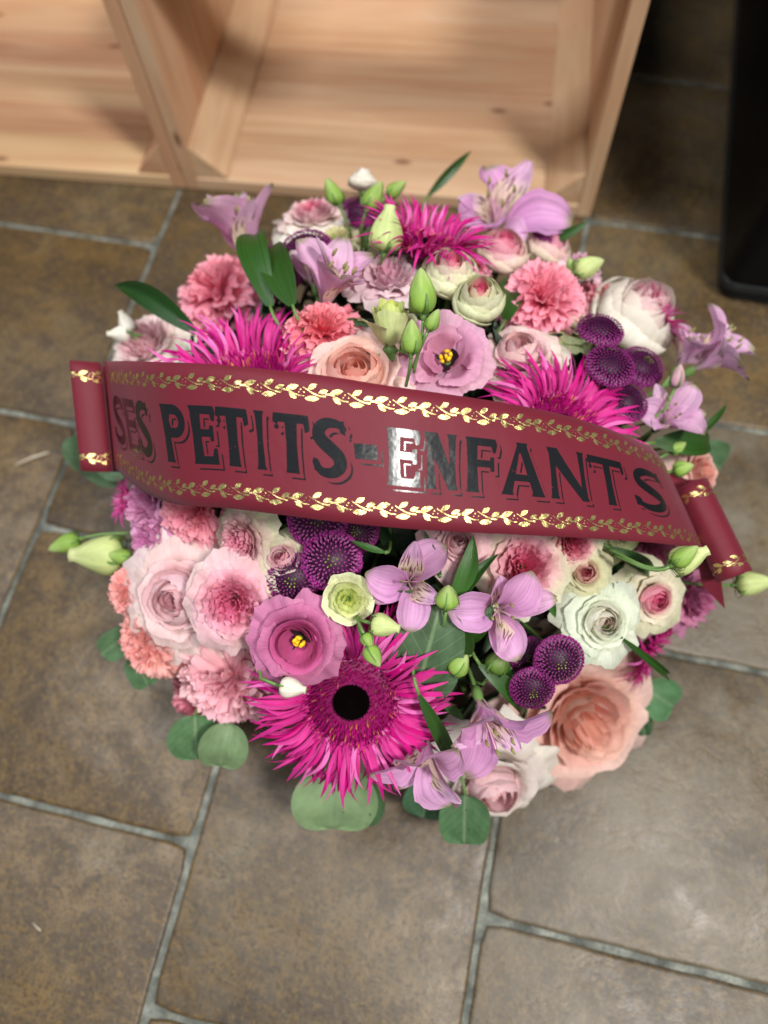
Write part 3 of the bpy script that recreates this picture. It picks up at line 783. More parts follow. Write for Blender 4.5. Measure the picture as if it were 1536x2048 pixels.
for i in range(900):
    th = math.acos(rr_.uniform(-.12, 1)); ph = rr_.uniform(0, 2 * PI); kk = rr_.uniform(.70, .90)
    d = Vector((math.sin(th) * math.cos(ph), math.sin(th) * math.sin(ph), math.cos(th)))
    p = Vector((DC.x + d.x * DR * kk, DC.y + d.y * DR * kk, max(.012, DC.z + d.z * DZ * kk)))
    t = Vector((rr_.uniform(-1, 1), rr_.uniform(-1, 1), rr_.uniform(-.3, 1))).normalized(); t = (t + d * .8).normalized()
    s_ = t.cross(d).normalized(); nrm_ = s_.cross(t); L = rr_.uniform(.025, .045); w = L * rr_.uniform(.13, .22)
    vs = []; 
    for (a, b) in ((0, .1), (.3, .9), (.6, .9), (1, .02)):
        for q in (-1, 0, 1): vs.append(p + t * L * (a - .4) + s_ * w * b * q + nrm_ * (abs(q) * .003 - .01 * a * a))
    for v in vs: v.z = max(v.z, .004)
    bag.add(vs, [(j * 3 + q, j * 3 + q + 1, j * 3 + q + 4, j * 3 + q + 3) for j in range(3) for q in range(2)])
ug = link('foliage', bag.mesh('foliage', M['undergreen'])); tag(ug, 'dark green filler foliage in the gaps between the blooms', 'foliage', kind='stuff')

HOT = srgb(204, 2, 128); HOT2 = srgb(240, 130, 200); HOTD = srgb(190, 6, 122)
SAL = srgb(255, 140, 168); SALP = srgb(255, 168, 192); CORAL = srgb(255, 120, 136); LPINK = srgb(255, 190, 206); PEACH = srgb(255, 168, 160)
CREAM = srgb(240, 240, 202); GCREAM = srgb(220, 232, 164); PALE = srgb(255, 208, 214); WHITE = srgb(252, 242, 228)
RPINK = srgb(252, 120, 164); LIL = srgb(228, 156, 214); LILP = srgb(240, 204, 228); LIS = srgb(214, 98, 158); LISP = srgb(222, 150, 190)

def rose(px, py, r, label, cols, rings=ROSE, face=None, k=1.0, edge=.35, off=.33, group='roses', seed=0, mat='petal', name='rose', cat='rose', roll=None):
    m, s = spot(px, py, r, face, k, off, roll)
    root = thing(name, label, cat, m, group); build_cup(root, rings, cols, edge, seed, mat); add_stem(root)
    return root
def carn(px, py, r, label, cols, face=None, k=1.0, off=.40, n=46, tmax=1.75, edge=.5):
    m, s = spot(px, py, r, face, k, off)
    root = thing('carnation', label, 'carnation', m, 'carnations'); build_carnation(root, cols, n, tmax, edge); add_stem(root)
    return root
def gerb(px, py, r, label, face=None, k=1.0, off=.1, col=HOT, pale=HOT2, roll=None, **kw):
    m, s = spot(px, py, r, face, k, off, roll)
    root = thing('gerbera', label, 'gerbera', m, 'spider gerberas'); build_gerbera(root, col, pale, **kw); add_stem(root, .003)
    return root
def mum(px, py, r, label, face=None, k=1.0, light=False, seed=1):
    m, s = spot(px, py, r, face, k, .35)
    root = thing('chrysanthemum', label, 'chrysanthemum', m, 'button chrysanthemums')
    o = link('florets', mum_mesh(light, seed), root); o['kind'] = 'stuff'; add_stem(root, .0016)
    return root
def alstro(px, py, r, label, face=None, k=1.0, off=.75, col=LIL, pale=LILP, bend=1.15, roll=None, stamens=True, irregular=.12):
    m, s = spot(px, py, r, face, k, off, roll)
    root = thing('alstroemeria', label, 'alstroemeria', m, 'alstroemeria blooms'); build_alstro(root, col, pale, bend, stamens, irregular); add_stem(root, .0013)
    return root
def lisi(px, py, r, label, cols, rings=LISI, face=None, k=1.0, off=.3, edge=.15, stamens=5, roll=None):
    m, s = spot(px, py, r, face, k, off, roll)
    root = thing('lisianthus', label, 'lisianthus', m, 'lisianthus blooms'); build_cup(root, rings, cols, edge, 0, 'petal'); add_stem(root)
    if stamens:
        if 'throat' not in _cache:
            n_ = 20; prof = [(.32, .22), (.22, .10), (.08, .04), (.0, .03)]
            vs = [(r_ * math.cos(2 * PI * q / n_), r_ * math.sin(2 * PI * q / n_), z) for r_, z in prof for q in range(n_)]
            fs = [(j * n_ + q, j * n_ + (q + 1) % n_, (j + 1) * n_ + (q + 1) % n_, (j + 1) * n_ + q) for j in range(3) for q in range(n_)]
            _cache['throat'] = mesh_from('throat', vs, fs, M['darkcup'], [(0, 0)] * len(vs))
        link('throat', _cache['throat'], root)
        for q in range(stamens):
            a = 2 * PI * q / stamens + R.uniform(-.5, .5); ra = R.uniform(.07, .19); e = Vector((ra * math.cos(a), ra * math.sin(a), .40 + R.uniform(-.12, .06)))
            vs, fs = tube_data([Vector((.05 * math.cos(a), .05 * math.sin(a), .05)), e * .6, e], .014, 5)
            st = link('stamen', mesh_from('stamen', vs, fs, M['olive'], [(0, 0)] * len(vs)), root)
            vs, fs = tube_data([e + Vector((-.07 * math.sin(a), .07 * math.cos(a), 0)), e + Vector((-.03 * math.sin(a), .03 * math.cos(a), .02)), e + Vector((.03 * math.sin(a), -.03 * math.cos(a), .02)), e + Vector((.07 * math.sin(a), -.07 * math.cos(a), 0))], lambda t: .05 if .2 < t < .8 else .025, 7)
            link('anther', mesh_from('anther', vs, fs, M['yellow'], [(0, 0)] * len(vs)), st)
        vs, fs = tube_data([(0, 0, .05), (0, 0, .25), (0, 0, .48)], lambda t: .05 if t < .7 else .04, 7)
        link('pistil', mesh_from('pistil', vs, fs, M['yellow'], [(0, 0)] * len(vs)), root)
    return root
GBUD = srgb(150, 186, 84); CBUD = srgb(212, 226, 150)
def bud(x0, y0, x1, y1, label, col=GBUD, k=1.05, d=None, d2=None, edge=.4, open_=False, sep=.62, fat=1.0, stem_to=None, stem_d=None, group='flower buds', name='flower_bud', cat='bud'):
    """a bud from its foot (x0,y0) to its tip (x1,y1)"""
    p0 = _proj_depth(x0, y0, d) if d else dome_pt(x0, y0, k)[0]
    d0 = depth_of(p0)
    p1 = _proj_depth(x1, y1, d2 or (d0 - .004))
    ax = p1 - p0; s = ax.length
    root = thing(name, label, cat, frame(p0, ax, R.uniform(0, 6), s), group)
    build_bud(root, col, edge, open_, sep, fat=fat)
    tgt = _proj_depth(stem_to[0], stem_to[1], stem_d or d0 + .02) if stem_to else DC + (p0 - DC) * .55
    fd = ax.normalized(); L = (p0 - tgt).length
    inv = root.matrix_world.inverted()
    pts = bez(p0, p0 - fd * L * .4, tgt + (p0 - tgt) * .3, tgt, 8)
    link('stem', tube_mesh('stem', [inv @ p for p in pts], .0011 / s, M['stem']), root)
    return root

# ---- back of the dome (top of the photograph)
UP = (-.05, .75, .66)
alstro(488, 448, 118, 'pale lilac alstroemeria at the far back left with one broad upright petal', (-.15, .85, .42), 1.03, .75, srgb(238, 184, 222), srgb(244, 214, 236), .8, 1.2)
rose(628, 432, 66, 'pale pink rose out of focus at the back, left of the green carnation', [RPINK, PALE, WHITE], GARDEN, (-.1, .7, .65), 1.0, group='roses')
rose(725, 372, 26, 'tiny white rose bud at the very back, above a dark purple bloom', [PALE, WHITE, WHITE], BUDROSE, (0, .9, .4), 1.04)
mum(606, 492, 56, 'dark purple button chrysanthemum at the back, below the blurred pale rose', (-.2, .5, .8), 1.05)
mum(548, 528, 60, 'dark purple button chrysanthemum behind the pair of upright green leaves', (-.3, .4, .8), 1.03)
mum(725, 410, 44, 'dark purple button chrysanthemum furthest back, between green buds', (0, .6, .7), 1.04, seed=2)
carn(676, 470, 48, 'pale green carnation at the back beside the cream bud', [srgb(214, 224, 150), srgb(232, 236, 190)], (-.1, .7, .6), 1.0, n=34)
gerb(848, 495, 145, 'magenta spider gerbera at the back, its rays fanning up beside the big lilac alstroemeria', (.2, .75, .62), 1.02, .0, n=(60, 60, 70), elev=(.4, .75, 1.15), roll=0)
alstro(1002, 412, 114, 'large bright lilac alstroemeria at the back right, highest bloom on that side', (.05, .38, .93), 1.06, .75, srgb(234, 166, 222), LILP, 1.2, .5)
mum(1098, 462, 30, 'small dark purple chrysanthemum at the back right edge under the lilac blooms', (.3, .7, .5), 1.0)
carn(426, 562, 106, 'salmon pink carnation at the upper left, above the long dark leaf', [SAL, SALP], (-.45, .62, .65), 1.0)
alstro(668, 568, 108, 'lilac alstroemeria seen from the side, above the coral carnation', (.35, .62, .55), 1.03, .6, srgb(236, 180, 220), srgb(244, 210, 232), .85, 2.2)
alstro(618, 530, 62, 'small lilac alstroemeria opening upward beside the dark purple mum', (-.2, .9, .4), 1.02, .7, srgb(236, 186, 220), srgb(244, 214, 232), .6, 2.0)
carn(640, 645, 88, 'coral carnation half hidden by a magenta gerbera at its left', [CORAL, SAL], (-.1, .6, .75), 1.0)
rose(775, 553, 66, 'pale lilac pink rose behind the half-open cream green bloom', [srgb(240, 180, 204), srgb(238, 200, 214), srgb(240, 212, 220)], FRILL, (0, .6, .8), .99)
rose(858, 530, 36, 'small pale pink rose squeezed behind the top cream spray rose', [srgb(238, 170, 196), srgb(238, 206, 214)], FRILL, (.1, .6, .7), .97)
rose(902, 548, 52, 'cream spray rose with a pink heart, left one of the top pair', [RPINK, srgb(252, 150, 176), srgb(246, 222, 208), CREAM, CREAM], BUDROSE, (.0, .48, .88), 1.03, .3, .62, 'spray roses')
rose(950, 530, 30, 'small pink spray rose peeping out right of the top cream rose', [RPINK, srgb(240, 160, 180)], FRILL, (.3, .6, .7), 1.0, group='spray roses')
rose(958, 600, 50, 'greenish cream spray rose with a tiny pink heart, lower one of the top pair', [srgb(246, 80, 136), srgb(250, 160, 176), CREAM, CREAM, srgb(226, 232, 184)], BUDROSE, (-.02, .42, .9), 1.04, .3, .62, 'spray roses')
rose(1004, 505, 48, 'cream spray rose with bright pink petals, up against the coral carnation', [RPINK, srgb(252, 140, 176), srgb(252, 190, 200), CREAM], BUDROSE, (.1, .52, .85), 1.0, .3, .6, 'spray roses')
rose(1098, 497, 42, 'pink and cream spray rose behind the big coral carnation', [RPINK, srgb(246, 170, 196), CREAM], BUDROSE, (.2, .52, .82), 1.0, .3, .6, 'spray roses')
carn(1088, 582, 96, 'large coral pink carnation at the upper right, facing the viewer', [SAL, SALP], (-.05, .38, .92), 1.02)
rose(1166, 530, 40, 'pale lilac rose at the upper right rim behind a green bud', [srgb(232, 170, 196), srgb(236, 200, 214)], FRILL, (.3, .7, .5), 1.0)
carn(1208, 590, 60, 'pink carnation at the upper right, between green bud and cream rose', [srgb(240, 140, 160), srgb(244, 170, 184)], (.4, .6, .6), .97)
rose(1266, 640, 82, 'large creamy white rose at the right, above the purple chrysanthemums', [PALE, PALE, WHITE, srgb(246, 240, 226)], BUDROSE, (.35, .45, .8), 1.0, .4, .5)
gerb(1310, 635, 78, 'magenta gerbera tips poking out behind the creamy white rose', (.75, .6, .1), .97, .0, n=(36, 30, 20), elev=(.2, .5, .9))
rose(1140, 648, 52, 'greenish cream rose tucked under the big coral carnation', [CREAM, CREAM, GCREAM], ROSE, (.3, .5, .7), .97, .3)
mum(1205, 648, 45, 'purple button chrysanthemum seen from the side, topmost of the right cluster', (.1, .72, .66), 1.10, seed=2)
mum(1226, 722, 48, 'purple button chrysanthemum in the right cluster, just above the gerbera rays', (.15, .50, .8), 1.10, seed=2)
mum(1292, 724, 45, 'purple button chrysanthemum rightmost of its cluster, with a green eye', (.3, .45, .8), 1.06)
mum(1262, 795, 46, 'purple button chrysanthemum mostly hidden under the right gerbera', (.3, .35, .9), 1.02, seed=2)
alstro(1425, 715, 88, 'pale lilac alstroemeria pointing out to the right, furthest right', (.62, .42, .62), 1.10, .5, srgb(240, 186, 228), srgb(246, 216, 238), 1.0, .4)
alstro(1378, 700, 70, 'pale lilac alstroemeria opening upward behind the rightmost bloom', (.35, .75, .5), 1.04, .6, srgb(240, 186, 228), LILP, .75, 1.3)
alstro(1345, 830, 80, 'small lilac alstroemeria above the right end of the ribbon', (.15, .30, .92), 1.07, .7, srgb(238, 182, 224), LILP, 1.0, 1.9)
rose(1040, 712, 84, 'pale pink rose with cream rim, left of the right hand gerbera', [srgb(236, 180, 186), srgb(240, 200, 202), PALE, srgb(244, 232, 214)], ROSE, (-.1, .55, .80), .94, .5)
lisi(893, 716, 72, 'open pink lisianthus with yellow stamens, above the ribbon', [srgb(226, 150, 184), srgb(226, 160, 192), srgb(230, 172, 200)], LISIOPEN, (-.18, .18, .96), 1.02)
rose(712, 758, 124, 'large peach garden rose whose lower half is hidden by the ribbon', [srgb(255, 178, 162), srgb(255, 190, 176), srgb(252, 206, 196), srgb(250, 218, 212)], ROSE, (.0, .40, .9), .97, .35)
gerb(498, 780, 202, 'magenta spider gerbera at left, its lower half under the ribbon', (-.06, .62, .78), .97, -.05, n=(76, 76, 70), elev=(.15, .5, .95), roll=0)
gerb(1118, 866, 182, 'magenta spider gerbera at right, centre cut by the ribbon edge', (.34, .36, .87), .955, -.05, n=(90, 84, 70), elev=(-.05, .30, .62), roll=0)
rose(290, 688, 76, 'pale pink and white rose at the far left above the ribbon', [srgb(250, 186, 202), srgb(250, 206, 214), WHITE], GARDEN, (-.35, .4, .8), .97, .5)

rose(1398, 945, 58, 'pale peach rose low at the right rim behind the ribbon roll', [srgb(255, 176, 160), srgb(255, 196, 184), srgb(255, 210, 200)], LOOSE, (.6, .1, .75), .97)
# half-open green lisianthus and buds above the ribbon
rose(782, 640, 66, 'half-open cream green lisianthus standing tall above the peach rose', [srgb(220, 228, 110), srgb(212, 222, 150), srgb(222, 230, 180)], [(3, .03, .2, 1.25, 1.6, .1, .08, .5), (3, .06, .34, 1.25, 1.2, .3, .09, .5), (4, .08, .50, 1.15, 1.1, .7, .12, .7), (2, .1, .85, .95, .8, .9, .10, .1)], (.03, .88, .42), 1.08, .4, .75, 'lisianthus blooms', mat='budpetal', name='lisianthus', cat='lisianthus')
bud(846, 630, 842, 535, 'tall pointed green bud right of the half-open cream green bloom', GBUD, 1.16, stem_to=(828, 745))
bud(856, 662, 878, 618, 'short green bud leaning right below the tall pointed bud', GBUD, 1.14, stem_to=(826, 735))
bud(822, 710, 824, 638, 'green bud standing over the corner of the peach rose', GBUD, 1.14, stem_to=(812, 772))
bud(768, 505, 780, 412, 'plump cream green bud at the back beside the magenta gerbera', CBUD, 1.07, open_=True, sep=.3, fat=1.25, stem_to=(750, 540))
bud(734, 420, 764, 362, 'green bud at the back, middle one of three', GBUD, 1.1, stem_to=(722, 500))
bud(774, 392, 812, 362, 'green bud at the back, right one of three, pointing right', GBUD, 1.1, stem_to=(732, 500))
bud(678, 410, 652, 356, 'green bud at the back, left one of three, against the crate', GBUD, 1.1, stem_to=(712, 500))
bud(1148, 545, 1208, 520, 'pale green bud pointing right at the upper right rim', CBUD, 1.06, sep=.4, fat=1.15)
bud(1150, 560, 1138, 515, 'small green bud beside the big coral carnation', GBUD, 1.03)
bud(262, 668, 214, 668, 'small white bud at the far left above the ribbon loop', WHITE, 1.05, open_=True, sep=.3, fat=1.2)
bud(262, 664, 240, 622, 'tiny white bud at the far left, above another white bud', WHITE, 1.05, open_=True, sep=.3, fat=1.2)
bud(1340, 905, 1372, 885, 'green alstroemeria bud above the ribbon roll', GBUD, 1.02, fat=1.2, sep=.8)
bud(1345, 942, 1388, 930, 'plump green bud just above the ribbon roll', GBUD, 1.02, fat=1.3, sep=.8)
bud(1350, 776, 1362, 728, 'small closed pink bud before the rightmost alstroemeria', srgb(214, 160, 180), 1.12, sep=.8)

# leaves above the ribbon
leaf_thing('leaf', 392, 664, 232, 574, 'long dark green leaf pointing left past the coral carnation', 1.03, d0=.52, d1=.56, col=srgb(34, 72, 26), seed=1, width=1.25)
leaf_thing('leaf', 540, 612, 530, 492, 'upright dark green leaf, left one of a pair', 1.05, seed=2, width=1.5, tocam=(.15, 0, 1))
leaf_thing('leaf', 585, 610, 562, 488, 'upright dark green leaf, right one of a pair', 1.07, seed=3, width=1.9, tocam=(-.2, .1, 1))
leaf_thing('leaf', 856, 392, 942, 302, 'narrow dark leaf standing up against the crate', 1.05, d0=.66, d1=.66, seed=4, width=1.1, tocam=(.5, 0, 1))
leaf_thing('leaf', 1085, 480, 1180, 440, 'dark blurred leaf at the back right rim by the crate', 1.0, seed=5, width=1.5)
leaf_thing('leaf', 1310, 885, 1408, 885, 'green leaf lying under the small right alstroemeria', 1.0, seed=6, width=2.0)
leaf_thing('leaf', 1385, 880, 1452, 808, 'thin leaf tip sticking out at the right rim', 1.0, d0=.56, d1=.57, seed=1, width=.9)
leaf_thing('leaf', 1010, 640, 1040, 560, 'dark leaf in the gap left of the big coral carnation', .95, seed=3, width=2.0)
leaf_thing('leaf', 690, 640, 745, 655, 'small green leaf beside the coral carnation under the cream bloom', .98, seed=3, width=1.6)
leaf_thing('eucalyptus_leaf', 215, 890, 168, 950, 'round eucalyptus leaf low at left behind the ribbon loop', 1.0, d0=.60, d1=.62, kind='round', width=1.3, col=srgb(118, 150, 112), seed=1, group='eucalyptus leaves')
leaf_thing('eucalyptus_leaf', 262, 945, 208, 920, 'eucalyptus leaf just under the end of the ribbon loop', 1.0, d0=.60, d1=.61, kind='round', width=.9, col=srgb(118, 150, 112), seed=2, group='eucalyptus leaves')
leaf_thing('eucalyptus_leaf', 1385, 905, 1440, 935, 'round eucalyptus leaf low at right, above the ribbon roll', 1.0, d0=.62, d1=.64, kind='round', width=1.0, col=srgb(96, 134, 92), seed=3, group='eucalyptus leaves')

# ---- below the ribbon, left
gerb(252, 1000, 56, 'small blurred magenta bloom low at the left under the ribbon', (-.8, .1, .5), 1.0, .0, srgb(222, 70, 160), srgb(236, 150, 200), n=(30, 26, 20), elev=(.2, .6, 1.0))
lisi(290, 1010, 66, 'lilac pink lisianthus at the left rim, upper one', [srgb(226, 150, 196), srgb(230, 170, 206)], FRILL, (-.6, .1, .7), .98, stamens=0)
lisi(305, 1080, 64, 'lilac pink lisianthus at the left rim, lower one', [srgb(214, 130, 184), srgb(230, 160, 204)], FRILL, (-.55, 0, .75), .98, stamens=0)
carn(388, 1018, 92, 'coral carnation cut by the lower ribbon edge at left', [SAL, SALP], (-.2, -.05, .95), .97)
rose(478, 1086, 68, 'pink spray rose facing left, its cream back petals showing', [srgb(255, 150, 184), srgb(252, 170, 194), PALE, CREAM], GARDEN, (-.55, -.25, .8), 1.0, .5, .45, 'spray roses')
rose(566, 1118, 52, 'pale pink spray rose with cream rim beside the purple mums', [srgb(236, 150, 172), PALE, CREAM], ROSE, (-.15, .35, .9), .98, .4, .3, 'spray roses')
mum(634, 1040, 62, 'bright purple button chrysanthemum cut by the ribbon edge', (0, -.1, 1), .98, True)
mum(662, 1122, 62, 'large bright purple chrysanthemum with a green eye, below the ribbon', (0, 0, 1), 1.0, True)
mum(583, 1162, 55, 'dark purple chrysanthemum just above the open pink lisianthus', (-.05, -.15, .98), 1.0, False)
mum(712, 1062, 46, 'very dark purple chrysanthemum in the shade of the ribbon', (0, 0, 1), .93, False)
rose(362, 1195, 112, 'big pale pink rose at the left, largest bloom on that side', [srgb(255, 204, 214), srgb(255, 210, 218), PALE, srgb(252, 224, 222)], ROSE, (-.18, -.05, .97), 1.0, .4)
rose(465, 1206, 84, 'pink ruffled garden rose touching the open pink lisianthus', [srgb(255, 138, 182), srgb(255, 152, 188), srgb(254, 180, 202), srgb(250, 210, 214)], GARDEN, (.02, -.12, .98), 1.05, .35, group='garden roses')
lisi(596, 1282, 82, 'open mauve pink lisianthus with dark centre and yellow stamens', [srgb(214, 100, 160), LIS, srgb(208, 112, 164), srgb(212, 122, 172)], LISI, (-.02, -.10, .99), 1.08)
rose(697, 1198, 50, 'small greenish cream lisianthus bloom beside the purple mums', [srgb(222, 230, 130), srgb(226, 232, 160), srgb(234, 238, 190)], [(4, .03, .2, .7, .9, 0, .3, 0), (5, .08, .4, .72, .9, .1, .15, .2), (5, .1, .62, .7, .95, .4, .10, .5), (5, .12, .88, .6, .95, .8, .10, .8)], (.05, .02, 1), 1.05, .3, .35, 'lisianthus blooms', mat='budpetal', name='lisianthus', cat='lisianthus')
carn(454, 1380, 130, 'large light pink carnation at the lower left, left of the big gerbera', [LPINK, srgb(250, 198, 202)], (-.15, -.50, .85), 1.0)
carn(248, 1186, 64, 'salmon carnation at the left rim, upper of two', [PEACH, PEACH], (-.5, -.1, .85), 1.07, n=36)
carn(288, 1290, 100, 'salmon carnation at the left rim, lower of two', [PEACH, srgb(250, 176, 164)], (-.5, -.3, .8), 1.07)
carn(396, 1420, 84, 'pink carnation half hidden behind the large light pink one', [SAL, SALP], (-.5, -.75, .4), .94)
gerb(703, 1400, 214, 'largest magenta spider gerbera with black centre, at the front', (-.02, -.16, .98), 1.03, .0, n=(110, 100, 85), elev=(-.05, .12, .38), roll=0, droop=.15)
leaf_thing('eucalyptus_leaf', 835, 1385, 880, 1212, 'large round grey green eucalyptus leaf right of the front gerbera', 1.0, d0=.470, d1=.455, kind='round', width=.78, col=srgb(86, 116, 80), seed=4, group='eucalyptus leaves', edge=.12, tocam=(-.1, .2, 1))
bud(742, 1246, 800, 1258, 'plump cream green bud over the top of the front gerbera', CBUD, 1.12, d=.430, open_=True, sep=.35, fat=1.3, edge=.3, stem_to=(715, 1235))
bud(728, 1268, 744, 1296, 'small green star-like bud over the front gerbera', GBUD, 1.1, d=.430, sep=.95, fat=1.4, stem_to=(712, 1225))
bud(734, 1292, 760, 1334, 'small pointed green bud touching the front gerbera rays', GBUD, 1.1, d=.428, sep=.9, fat=1.2, stem_to=(716, 1250))
bud(560, 1372, 612, 1380, 'white and green bud under the open mauve lisianthus', WHITE, 1.1, d=.440, open_=True, sep=.5, fat=1.25)

# ---- below the ribbon, centre and right
alstro(815, 1163, 95, 'lilac alstroemeria just below the ribbon, wide open', (-.08, .10, .98), 1.03, .75, srgb(238, 174, 226), srgb(236, 196, 230), 1.35, .65, irregular=.2)
alstro(1008, 1224, 102, 'lilac alstroemeria right of centre with one tall raised petal', (.22, -.05, .96), 1.04, .7, srgb(238, 174, 226), srgb(240, 196, 226), 1.25, 2.5, irregular=.2)
alstro(978, 1462, 112, 'lilac alstroemeria trumpet hanging down at the front, right one', (.16, -.62, .76), 1.16, .72, srgb(236, 168, 222), srgb(244, 212, 236), 1.2, .2)
alstro(846, 1538, 108, 'lilac alstroemeria trumpet hanging down beside the front gerbera', (-.14, -.66, .72), 1.16, .72, srgb(236, 172, 222), srgb(244, 212, 236), 1.2, 1.0, False)
rose(1050, 1130, 80, 'pink garden rose partly behind a raised alstroemeria petal', [srgb(255, 134, 172), srgb(255, 152, 182), srgb(252, 190, 200), CREAM], GARDEN, (.0, .15, .98), .98, .4, group='garden roses')
rose(1146, 1084, 54, 'pink garden rose cut by the lower ribbon edge at right', [srgb(236, 110, 150), srgb(244, 150, 176), CREAM], GARDEN, (.1, -.1, .95), 1.0, .4, group='garden roses')
rose(918, 1085, 60, 'pale pink rose in shade, barely showing below the ribbon', [srgb(232, 190, 196), PALE], ROSE, (0, .2, 1), .94, .3)
rose(1170, 1146, 48, 'small greenish cream spray rose with a pink heart, above the white rose', [srgb(240, 130, 150), srgb(240, 190, 180), srgb(226, 220, 176), srgb(222, 220, 176)], ROSE, (-.05, .1, 1), 1.0, .3, group='spray roses')
rose(1232, 1072, 44, 'greenish cream rose mostly under the ribbon at right', [CREAM, CREAM, GCREAM], ROSE, (.1, 0, 1), .96, .3)
rose(1203, 1242, 74, 'white rose at the right, above the large peach rose', [srgb(246, 224, 214), srgb(240, 238, 220), srgb(232, 238, 216), srgb(234, 242, 222)], ROSE, (.1, .0, 1), 1.05, .3)
rose(1305, 1197, 64, 'cream spray rose with a bright pink heart at the right', [srgb(240, 100, 150), srgb(246, 150, 180), srgb(242, 226, 206), CREAM], ROSE, (.2, -.05, .95), 1.06, .3, group='spray roses', seed=1)
lisi(1392, 1195, 66, 'mauve pink lisianthus at the right below the ribbon roll', [srgb(212, 120, 166), srgb(214, 136, 176)], FRILL, (.55, -.2, .8), 1.0, stamens=0)
lisi(1312, 1098, 50, 'dark mauve lisianthus in shade under the ribbon fold', [srgb(196, 96, 140), srgb(206, 120, 160)], FRILL, (.3, 0, .9), .96, stamens=0)
gerb(1292, 1300, 92, 'magenta gerbera seen from the side at the right rim below the cream spray rose', (.75, -.45, .4), .97, .0, n=(44, 40, 30), elev=(.1, .4, .8))
mum(1123, 1326, 52, 'purple chrysanthemum at the lower right, upper of the front pair', (.1, -.2, .97), 1.10, False)
mum(1067, 1384, 46, 'purple chrysanthemum at the lower right, lower of the front pair', (.0, -.35, .93), 1.09, False)
mum(1062, 1318, 42, 'dark purple chrysanthemum hidden behind the front pair', (0, -.1, 1), 1.0, False)
rose(1163, 1432, 146, 'very large peach garden rose at the lower right', [srgb(255, 194, 176), srgb(255, 200, 184), srgb(255, 205, 192), srgb(255, 210, 200)], LOOSE, (.22, -.24, .94), 1.0, .35, group='garden roses')
rose(985, 1560, 112, 'pale pink white rose at the bottom, under the lilac trumpets', [PALE, PALE, srgb(246, 228, 224), srgb(244, 236, 226)], ROSE, (.08, -.52, .85), 1.06, .3)
bud(1340, 1132, 1416, 1100, 'cream green bud on an arching stem beside the ribbon roll', CBUD, 1.12, d=.455, open_=True, sep=.35, fat=1.2, stem_to=(1215, 1098), stem_d=.47)
bud(1345, 1130, 1396, 1092, 'slim green bud pressed against the cream green bud by the roll', GBUD, 1.12, d=.448, sep=.5, stem_to=(1225, 1110), stem_d=.47)
bud(1470, 1170, 1548, 1162, 'pale cream bud at the right picture edge', CBUD, 1.2, d=.545, open_=True, sep=.3, fat=1.1)
bud(893, 1218, 897, 1170, 'round ribbed green bud between the two lilac alstroemerias', GBUD, 1.06, fat=1.55, sep=.85)
bud(905, 1348, 935, 1310, 'green bud right of the round eucalyptus leaf', GBUD, 1.06, fat=1.35, sep=.85)
bud(985, 1345, 1008, 1300, 'dark green bud under the right alstroemeria', srgb(96, 130, 52), 1.0, fat=1.5, sep=.85)
bud(250, 1110, 140, 1110, 'large pale cream green bud at the far left', CBUD, 1.05, d=.56, open_=True, sep=.4, fat=1.25)
bud(160, 1078, 96, 1100, 'slim green bud at the far left tip', GBUD, 1.05, d=.565, sep=.4, stem_to=(270, 1065), stem_d=.57)
bud(265, 1118, 212, 1108, 'small green bud laid on the large pale one at far left', GBUD, 1.05, d=.55, sep=.6)

# leaves low down
for i, (a, b, c, d, lab, w, sd) in enumerate([
    (905, 1200, 945, 1068, 'broad green leaf rising to the ribbon edge right of the first alstroemeria', 2.0, 1),
    (925, 1200, 1000, 1108, 'green leaf leaning right beside the pink garden rose', 1.3, 2),
    (880, 1150, 850, 1060, 'dark green leaf just below the ribbon, over the first alstroemeria', 1.8, 3),
    (770, 1105, 700, 1080, 'small pale green leaf curling above the cream green lisianthus', 1.3, 4),
    (935, 1290, 985, 1200, 'dark green leaf left of the second alstroemeria', 1.7, 5),
    (940, 1310, 905, 1190, 'dark leaf in the gap between the alstroemerias', 1.8, 6),
    (1010, 1310, 1030, 1410, 'long green leaf hanging beside the purple pair', 1.3, 1),
    (960, 1330, 1035, 1425, 'green leaf running down to the lower purple chrysanthemum', 1.5, 2),
    (838, 1390, 910, 1540, 'long thin green leaf lying over the left lilac trumpet', .9, 3),
    (880, 1400, 925, 1440, 'small green leaf below the round eucalyptus leaf', 1.6, 4),
    (905, 1330, 880, 1420, 'green leaf behind the lilac trumpets', 1.7, 5),
    (1244, 1276, 1318, 1336, 'narrow olive leaf between the white rose and the right gerbera', .45, 6),
    (1075, 1160, 1110, 1235, 'small dark leaf under the pink garden rose', 1.6, 3),
    (740, 1190, 830, 1180, 'dark leaf showing between alstroemeria petals and cream bloom', 1.4, 1),
    (1220, 1095, 1290, 1150, 'dark leaf in the gap above the cream spray rose', 1.4, 2)]):
    leaf_thing('leaf', a, b, c, d, lab, 1.0 if i not in (8, 11) else 1.10, seed=sd, width=w, col=(LEAFG if i % 3 else srgb(64, 112, 44)))
